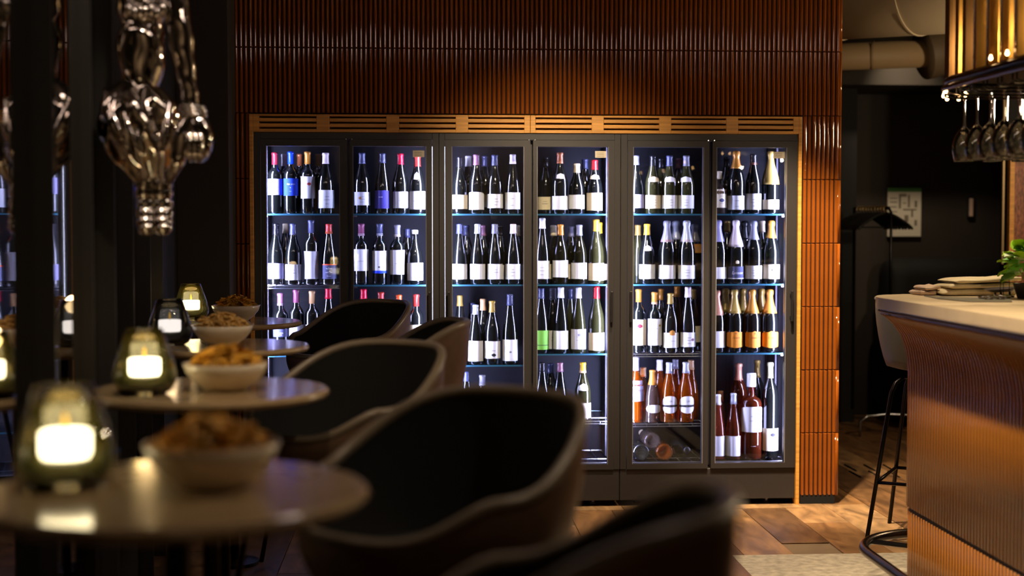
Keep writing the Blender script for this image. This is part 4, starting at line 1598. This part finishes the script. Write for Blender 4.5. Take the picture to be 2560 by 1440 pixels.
# small filament bulbs under and behind the rail
BULB = emis('bulb_glow', (255, 196, 128), 16)
bspots = [(1.862, 4.965, 1.848), (1.845, 4.90, 1.858), (1.905, 5.045, 1.845), (1.95, 5.05, 1.845), (1.90, 4.86, 1.842)]
bspots += [(1.862, 4.55, 1.932), (1.862, 4.42, 1.932)]
bspots += [(1.88 + 0.25 * (k % 2), 3.9 - 0.33 * k, 1.845 + 0.03 * (k % 3)) for k in range(12)]
for q in bspots:
    b_ = ob('bulb', lathe([(0, -0.007), (0.005, -0.005), (0.007, 0.0), (0.005, 0.006), (0.003, 0.012), (0, 0.012)], 10), BULB, rk, loc=(q[0] - RX, q[1] - RY, q[2] - RZ), smooth=True)
for yy in (4.75, 3.6):
    l = bpy.data.lights.new('rack_light', 'POINT')
    l.energy, l.color, l.shadow_soft_size = 2.5, (1.0, 0.78, 0.5), 0.008
    lo_ = bpy.data.objects.new('rack_light', l)
    link(lo_, rk)
    lo_.location = (2.36 - RX, yy - RY, 1.82 - RZ)
for yy in (4.6, 4.2):
    l = bpy.data.lights.new('rack_light', 'POINT')
    l.energy, l.color, l.shadow_soft_size = 7.0, (1.0, 0.78, 0.5), 0.01
    lo_ = bpy.data.objects.new('rack_light', l)
    link(lo_, rk)
    lo_.location = (2.10 - RX, yy - RY, 2.05 - RZ)
for yy in (4.66, 4.26):
    ob('brass_fin', box(-0.02, 0.02, -0.007, 0.007, 0, ZC - 1.912, 0.002, 1), BRASS, rk, loc=(2.33 - RX, yy - RY, 1.912 - RZ))
ob('ceiling_rod', tube([(2.3 - RX, 2.0 - RY, 1.91 - RZ), (2.3 - RX, 2.0 - RY, ZC - RZ)], 0.01, 8), DARKSTEEL, rk)

# stemware hanging upside down
def make_stem():
    t = empty('wine_glass')
    ob('foot', lathe([(0, 0.0), (0.034, 0.0), (0.034, -0.0025), (0.008, -0.007), (0, -0.007)], 28), CLEAR, t, smooth=True)
    ob('stem', lathe([(0.006, -0.006), (0.0038, -0.02), (0.0038, -0.095), (0.007, -0.112)], 12, close=False), CLEAR, t, smooth=True)
    ob('bowl', lathe([(0.006, -0.110), (0.018, -0.122), (0.033, -0.146), (0.041, -0.172), (0.041, -0.196), (0.034, -0.232), (0.0328, -0.232), (0.0398, -0.196), (0.0398, -0.172), (0.032, -0.147), (0.017, -0.124), (0.005, -0.114)], 28, close=False), CLEAR, t, smooth=True)
    return t


g0 = make_stem()
gp = []
for k in range(7):
    yy = 4.93 - k * 0.115
    for i, xx in enumerate((1.925, 2.03, 2.135)):
        if (k, i) in ((5, 2), (6, 2)):
            continue
        gp.append((xx, yy, k, i))
for n_, (xx, yy, k, i) in enumerate(gp):
    g = g0 if n_ == 0 else copy_tree(g0)
    g.location = (xx, yy, 1.8468)
    NTH = ['first', 'second', 'third', 'fourth', 'fifth', 'sixth', 'seventh']
    tag(g, f"wine glass hanging {('at the front', 'in the middle', 'at the back')[i]} of the {NTH[k]} channel from the rack's rounded end", 'wine glass', 'wine glasses hanging from the rack')

# ================================================================== CHROME SCULPTURE
YSC = 3.84


def SP(px, py, dy=0.0):
    return PY(px, py, YSC + dy)


KP = YSC / F * 1.01
sc = empty('chrome_sculpture', SP(360, 300))
tag(sc, 'hanging polished chrome figure sculpture with gloved arm in front of the mirrors', 'sculpture')
SCR = pm('sculpture_chrome', (216, 210, 202), 0.06, 1.0, bump=(9, 0.35))
SCO = Vector(sc.location)


def stube(name, pts, seg=20, wob=None, mat=None, n=6, parent=None):
    pp2 = smooth_path(pts, n)
    P3 = [SP(a, b, d) - SCO for a, b, rr, d in pp2]
    return ob(name, tube(P3, [max(0.002, rr * KP) for a, b, rr, d in pp2], seg, wob=wob), mat or SCR, parent or sc, smooth=True)


stube('torso', [(372, -260, 30, 0), (368, -150, 62, 0), (362, -40, 68, 0), (356, 30, 60, 0), (354, 60, 48, 0), (353, 90, 56, 0), (354, 150, 54, 0), (352, 205, 46, 0), (350, 235, 34, 0)],
      wob=lambda i, a: 1 + 0.05 * math.sin(3 * a + i * 0.5))
stube('drape', [(352, 205, 38, 0.0), (346, 250, 78, 0), (346, 300, 88, 0), (352, 350, 80, 0), (364, 405, 58, 0), (376, 450, 34, 0)], seg=48,
      wob=lambda i, a: 1 + 0.13 * math.sin(7 * a + 0.25 * i) + 0.05 * math.sin(13 * a - i * 0.4))
for k_ in range(7):
    stube('ornament', [(318 + 15 * k_, 2 + 9 * (k_ % 3), 7, -0.07), (322 + 14 * k_, 22 + 8 * (k_ % 2), 11, -0.085), (326 + 13 * k_, 42 + 5 * (k_ % 3), 6, -0.07)], seg=10, n=3)
arm = stube('arm', [(396, -120, 34, -0.02), (424, -50, 32, -0.03), (442, 30, 30, -0.04), (455, 110, 28, -0.04), (466, 185, 22, -0.04), (474, 240, 21, -0.04), (480, 280, 19, -0.04)],
            wob=lambda i, a: 1 + 0.06 * math.sin(2 * a + i))
for q, rr in ((268, 29), (278, 31), (288, 29)):
    c = SP(479 + (q - 268) * 0.2, q, -0.04) - SCO
    ob('wrist_band', tube([c + Vector((rr * KP * math.cos(t * 0.2618), rr * KP * 0.9 * math.sin(t * 0.2618), 0)) for t in range(24)], 5 * KP, 8, closed=True), SCR, arm, smooth=True)
stube('glove_palm', [(488, 288, 17, -0.04), (498, 318, 27, -0.04), (503, 352, 29, -0.04), (499, 385, 23, -0.04), (492, 404, 9, -0.04)], parent=arm, wob=lambda i, a: 1 + 0.07 * math.sin(5 * a))
stube('glove_thumb', [(470, 292, 11, -0.05), (456, 325, 19, -0.055), (450, 362, 22, -0.055), (444, 402, 18, -0.055), (430, 438, 12, -0.04), (420, 462, 5, -0.03)], parent=arm)
for k, dx in enumerate((0, 14, 27)):
    stube('glove_finger', [(474 + dx, 330, 8, -0.075), (472 + dx, 360, 10, -0.085), (474 + dx, 390, 8, -0.08), (478 + dx, 402, 4, -0.06)], seg=10, parent=arm, n=3)
for nm, x0_ in (('boot', 362), ('boot', 404)):
    stube(nm, [(x0_ + 4, 420, 16, 0), (x0_, 470, 25, 0), (x0_ + 3, 510, 23, 0), (x0_ + 2, 550, 24, -0.01), (x0_ + 6, 578, 19, -0.02), (x0_ + 8, 588, 6, -0.02)],
          wob=lambda i, a: 1 + 0.10 * math.sin(i * 1.7) + 0.05 * math.sin(4 * a))
for k, (xa, ya, xb, yb) in enumerate(((262, 225, 345, 440), (300, 240, 372, 450), (425, 250, 402, 450), (345, 270, 362, 450))):
    stube('cord', [(xa, ya, 6, -0.05), ((xa + xb) / 2 - 4, (ya + yb) / 2, 7, -0.09), (xb, yb, 6, -0.04)], seg=10)
top = SP(372, -255) - SCO
ob('hanging_cable', tube([top, (top.x, top.y, ZC - SCO.z)], 0.003, 6), DARKSTEEL, sc)

# ================================================================== RIGHT BACKGROUND
YF = 9.3
rkx = PY(2228, 520, YF)
rc = empty('clothes_rack', (rkx.x, YF, 0))
tag(rc, 'black metal clothes rail with hangers standing by the dark far wall', 'clothes rack')
zr = rkx.z
ex = PY(2136, 520, YF + 0.4)
rd = Vector((ex.x - rkx.x, 0.4, 0))
ob('post', tube([(0, 0, 0.12), (0, 0, zr - 0.03), (rd.x * 0.06, rd.y * 0.06, zr)], 0.010, 8), DARKSTEEL, rc, smooth=True)
ob('post', tube([(rd.x, rd.y, 0.12), (rd.x, rd.y, zr)], 0.010, 8), DARKSTEEL, rc)
ob('rail', tube([(rd.x * 0.06, rd.y * 0.06, zr), (rd.x, rd.y, zr)], 0.012, 8), DARKSTEEL, rc)
fb0, fb1 = PY(2150, 1046, YF - 0.1), PY(2306, 1046, YF - 0.1)
ob('foot_bar', tube([(fb0.x - rkx.x, -0.1, 0.0), (fb0.x - rkx.x, -0.1, 0.10), (fb0.x - rkx.x + 0.05, -0.1, 0.135), (0, 0, 0.135), (fb1.x - rkx.x - 0.03, -0.1, 0.135), (fb1.x - rkx.x, -0.1, 0.0)], 0.009, 8), STEEL, rc, smooth=True)
HGM = pm('hanger_black', (10, 9, 9), 0.6)
hook = tube([(0, 0, 0.10)] + [(0.0, 0.020 * math.cos(a_ / 6 * 4.0 - 0.9) , 0.135 + 0.020 * math.sin(a_ / 6 * 4.0 - 0.9)) for a_ in range(7)], 0.0035, 6)
hme = mesh_from(hook, 'hook')
hme.materials.append(pm('hook_brass', (190, 160, 116), 0.3, 0.9))
sm_ = []
body = tube(smooth_path([(0, -0.215, 0.0), (0, -0.18, 0.03), (0, -0.08, 0.085), (0, 0.0, 0.105), (0, 0.08, 0.085), (0, 0.18, 0.03), (0, 0.215, 0.0)], 4), 0.009, 8)
tube([(0, -0.20, 0.012), (0, 0.20, 0.012)], 0.006, 6, body)
bme = mesh_from(body, 'shoulders')
bme.materials.append(HGM)
for k in range(10):
    f = 0.14 + 0.08 * k + random.uniform(-0.006, 0.006)
    hroot = empty('clothes_hanger', (rkx.x + rd.x * f, YF + rd.y * f, zr - 0.1403), math.atan2(rd.y, rd.x) + R(random.uniform(-1, 1)))
    ob('hook', hme, parent=hroot)
    ob('shoulder_bar', bme, parent=hroot)
    tag(hroot, f"black clothes hanger with metal hook, {('first', 'second', 'third', 'fourth', 'fifth', 'sixth', 'seventh', 'eighth', 'ninth', 'tenth')[k]} from the rail's bent post", 'hanger', 'hangers on the clothes rail')
# floor plan poster
YP = 10.27
a, b = PY(2220, 470, YP), PY(2302, 591, YP)
po = empty('wall_poster', (a.x, YP, b.z))
tag(po, 'framed floor plan poster with green heading on the dark far wall', 'poster')
pw_, ph_ = b.x - a.x, a.z - b.z
ob('sheet', box(0, pw_, 0, 0.02, 0, ph_), pm('poster_paper', (214, 206, 190), 0.5), po)
ob('heading', box(0, pw_, -0.002, 0.0, ph_ * 0.925, ph_), pm('poster_green', (70, 128, 62), 0.6), po)
bm = bmesh.new()
for (x0_, x1_, z0_, z1_) in ((0.33, 0.56, 0.82, 0.88), (0.33, 0.39, 0.58, 0.82), (0.46, 0.86, 0.54, 0.57), (0.60, 0.66, 0.60, 0.86), (0.80, 0.88, 0.60, 0.74), (0.80, 0.88, 0.22, 0.34), (0.50, 0.62, 0.30, 0.44), (0.06, 0.28, 0.78, 0.80), (0.06, 0.28, 0.70, 0.72), (0.06, 0.26, 0.60, 0.62), (0.06, 0.28, 0.50, 0.52), (0.70, 0.76, 0.40, 0.54), (0.45, 0.55, 0.68, 0.70)):
    bx(bm, x0_ * pw_, x1_ * pw_, -0.0015, 0.0, z0_ * ph_, z1_ * ph_)
ob('plan_print', bm, pm('poster_ink', (128, 116, 100), 0.7), po)
# wall switch
a, b = PY(2420, 492, YP), PY(2436, 545, YP)
sw = empty('wall_switch', (a.x, YP, b.z))
tag(sw, 'narrow upright white wall switch in a metal frame on the dark wall', 'switch')
ob('frame', box(0, b.x - a.x, 0, 0.03, 0, a.z - b.z, 0.003, 1), STEEL, sw)
ob('rocker', box(0.010, b.x - a.x - 0.012, -0.006, 0.0, 0.012, a.z - b.z - 0.012, 0.002, 1), pm('rocker_pink', (206, 176, 160), 0.5), sw)
# dark high-backed sofa
so = empty('lounge_sofa', (3.70, 9.70, 0))
so.scale = (0.58, 1, 1)
tag(so, 'black high-backed sofa with rounded ends behind the bar', 'sofa')
SOF = pm('sofa_black', (9, 8, 9), 0.8)


def soft(name, x0, x1, y0, y1, z0, z1, bev, parent, mat):
    return ob(name, box(x0, x1, y0, y1, z0, z1, bev, 5), mat, parent, smooth=True)


soft('backrest', -0.62, 0.95, 0.25, 0.55, 0.15, 1.16, 0.13, so, SOF)
soft('arm', -0.70, -0.50, -0.35, 0.50, 0.10, 0.82, 0.09, so, SOF)
soft('arm', 0.80, 1.0, -0.35, 0.50, 0.10, 0.82, 0.09, so, SOF)
soft('seat', -0.52, 0.82, -0.38, 0.30, 0.15, 0.46, 0.07, so, SOF)
for sx in (-0.6, 0.9):
    for sy in (-0.28, 0.42):
        ob('foot', lathe([(0.02, 0), (0.025, 0.16)], 10), BLACK, so, loc=(sx, sy, 0))
# partition with oak edge and speckled brown panel behind the bar
YQ = 8.6
q0, q1, q2 = PY(2505, 600, YQ).x, PY(2520, 600, YQ).x, PY(2531, 600, YQ).x
pt = struct(ob('wall_partition', box(q1, 4.3, YQ + 0.02, YQ + 0.12, 0, ZC), BLACK), 'dark partition with an oak edged speckled panel')
ob('oak_edge', box(q1, q2, YQ - 0.02, YQ + 0.02, 0.3, PY(2525, 398, YQ).z), WOOD, pt)
ob('speckled_panel', box(q2, 4.2, YQ - 0.005, YQ + 0.02, 0.3, PY(2545, 398, YQ).z), pm('speckle_brown', (138, 84, 58), 0.4, noise=(60, 0.7, (2, 1, 0.6))), pt)
ob('brass_line', box(q0, q0 + 0.012, YQ, YQ + 0.02, PY(2510, 660, YQ).z, 2.3), pm('line_champagne', (150, 128, 92), 0.4, 0.5), pt)

# ventilation ducts under the ceiling
DUCT = pm('duct_paint', (150, 126, 92), 0.6)


def duct(name, label, A, Bv, rad, rings, mat=DUCT):
    A, Bv = Vector(A), Vector(Bv)
    o = empty(name, A)
    ob('pipe', tube([(0, 0, 0), Bv - A], rad, 40), mat, o, smooth=True)
    L = (Bv - A).length
    for k in range(rings):
        c = (Bv - A) * ((k + 0.5) / rings)
        d = (Bv - A).normalized() * 0.006
        ob('seam', tube([c - d, c + d], rad + 0.006, 40), mat, o, smooth=False)
    tag(o, label, 'duct')
    return o


d1 = duct('ventilation_duct', 'large round ventilation duct with ring seams under the ceiling', (1.6, 9.1, 2.86), (4.0, 6.6, 2.72), 0.33, 7, pm('duct_pale', (186, 170, 140), 0.6))
d2 = duct('ventilation_duct', 'slim round ventilation duct with a wide elbow below the large duct', (1.9, 9.3, 2.47), (3.2, 8.75, 2.47), 0.085, 2)
ob('elbow_section', tube(smooth_path([(1.25, -0.54, 0.0), (1.33, -0.53, 0.02), (1.5, -0.46, 0.08), (1.7, -0.37, 0.11), (2.0, -0.32, 0.12), (2.3, -0.32, 0.12)], 5), 0.165, 32), pm('duct_dark', (92, 76, 56), 0.6), d2, smooth=True)

# unseen wall lamp, added to light the ducts and far wall
wlp = empty('wall_lamp_fill', (4.0, 6.7, 1.95), R(-90))
tag(wlp, 'added unseen brass wall lamp with milky globe on the wall behind the bar', 'wall lamp')
ob('globe', lathe([(0, -0.06), (0.035, -0.05), (0.058, -0.015), (0.06, 0.01), (0.045, 0.045), (0, 0.06)], 20), emis('globe_glow', (255, 206, 150), 6), wlp, smooth=True)
ob('arm', tube([(0, 0, -0.06), (0, 0.1, -0.12), (0, 0.32, -0.12)], 0.008, 8), BRASS, wlp, smooth=True)
ob('wall_plate', lathe([(0.04, -0.16), (0.04, -0.08)], 16), BRASS, wlp, loc=(0, 0.30, 0))
_l = bpy.data.lights.new('globe_fill_light', 'POINT')
_l.energy, _l.color, _l.shadow_soft_size = 80, (1.0, 0.76, 0.48), 0.07
_lo = bpy.data.objects.new('globe_fill_light', _l)
link(_lo, wlp)
_lo.location = (0, -0.09, 0)

# ceiling spotlights (housings of the room and fill lights above)
for nm, loc, tgt, wt, cn, bl, colr in SPOTS:
    o = empty('ceiling_spotlight', (loc[0], loc[1], ZC))
    d = (Vector(tgt) - Vector(loc)).normalized()
    ob('canopy', lathe([(0.045, -0.02), (0.045, 0.0)], 16), BLACK, o)
    base = Vector((0, 0, loc[2] - ZC)) - d * 0.005
    back = base - d * 0.10
    ob('stem', tube([(0, 0, -0.02), back + d * 0.05], 0.008, 8), BLACK, o)
    bm = tube([back, base], 0.036, 16)
    ob('housing', bm, BLACK, o)
    ob('lens', tube([base, base + d * 0.001], 0.030, 16), emis('lens_glow', (255, 216, 170), 30), o)
    tag(o, f'black ceiling spotlight aimed at the {nm}', 'spotlight')
# long linear pendants whose glints show on the glazed tiles
for x0_, x1_, where in ((-0.58, 0.12, 'over the high tables by the mirrors'), (0.34, 1.30, 'over the aisle beside the bar')):
    o = empty('pendant_lamp', ((x0_ + x1_) / 2, 3.0, 2.80))
    hw = (x1_ - x0_) / 2
    ob('shade', box(-hw, hw, -0.03, 0.03, -0.07, 0.07, 0.012, 3), emis('linear_shade', (255, 226, 214), 8.5), o)
    for s_ in (-1, 1):
        ob('end_cap', box(s_ * hw, s_ * (hw + 0.012), -0.032, 0.032, -0.072, 0.072, 0.004, 1), BRASS, o)
        ob('cable', tube([(s_ * hw * 0.8, 0, 0.07), (s_ * hw * 0.8, 0, ZC - 2.80)], 0.003, 6), BLACK, o)
    tag(o, 'long milky linear pendant ' + where, 'pendant lamp')
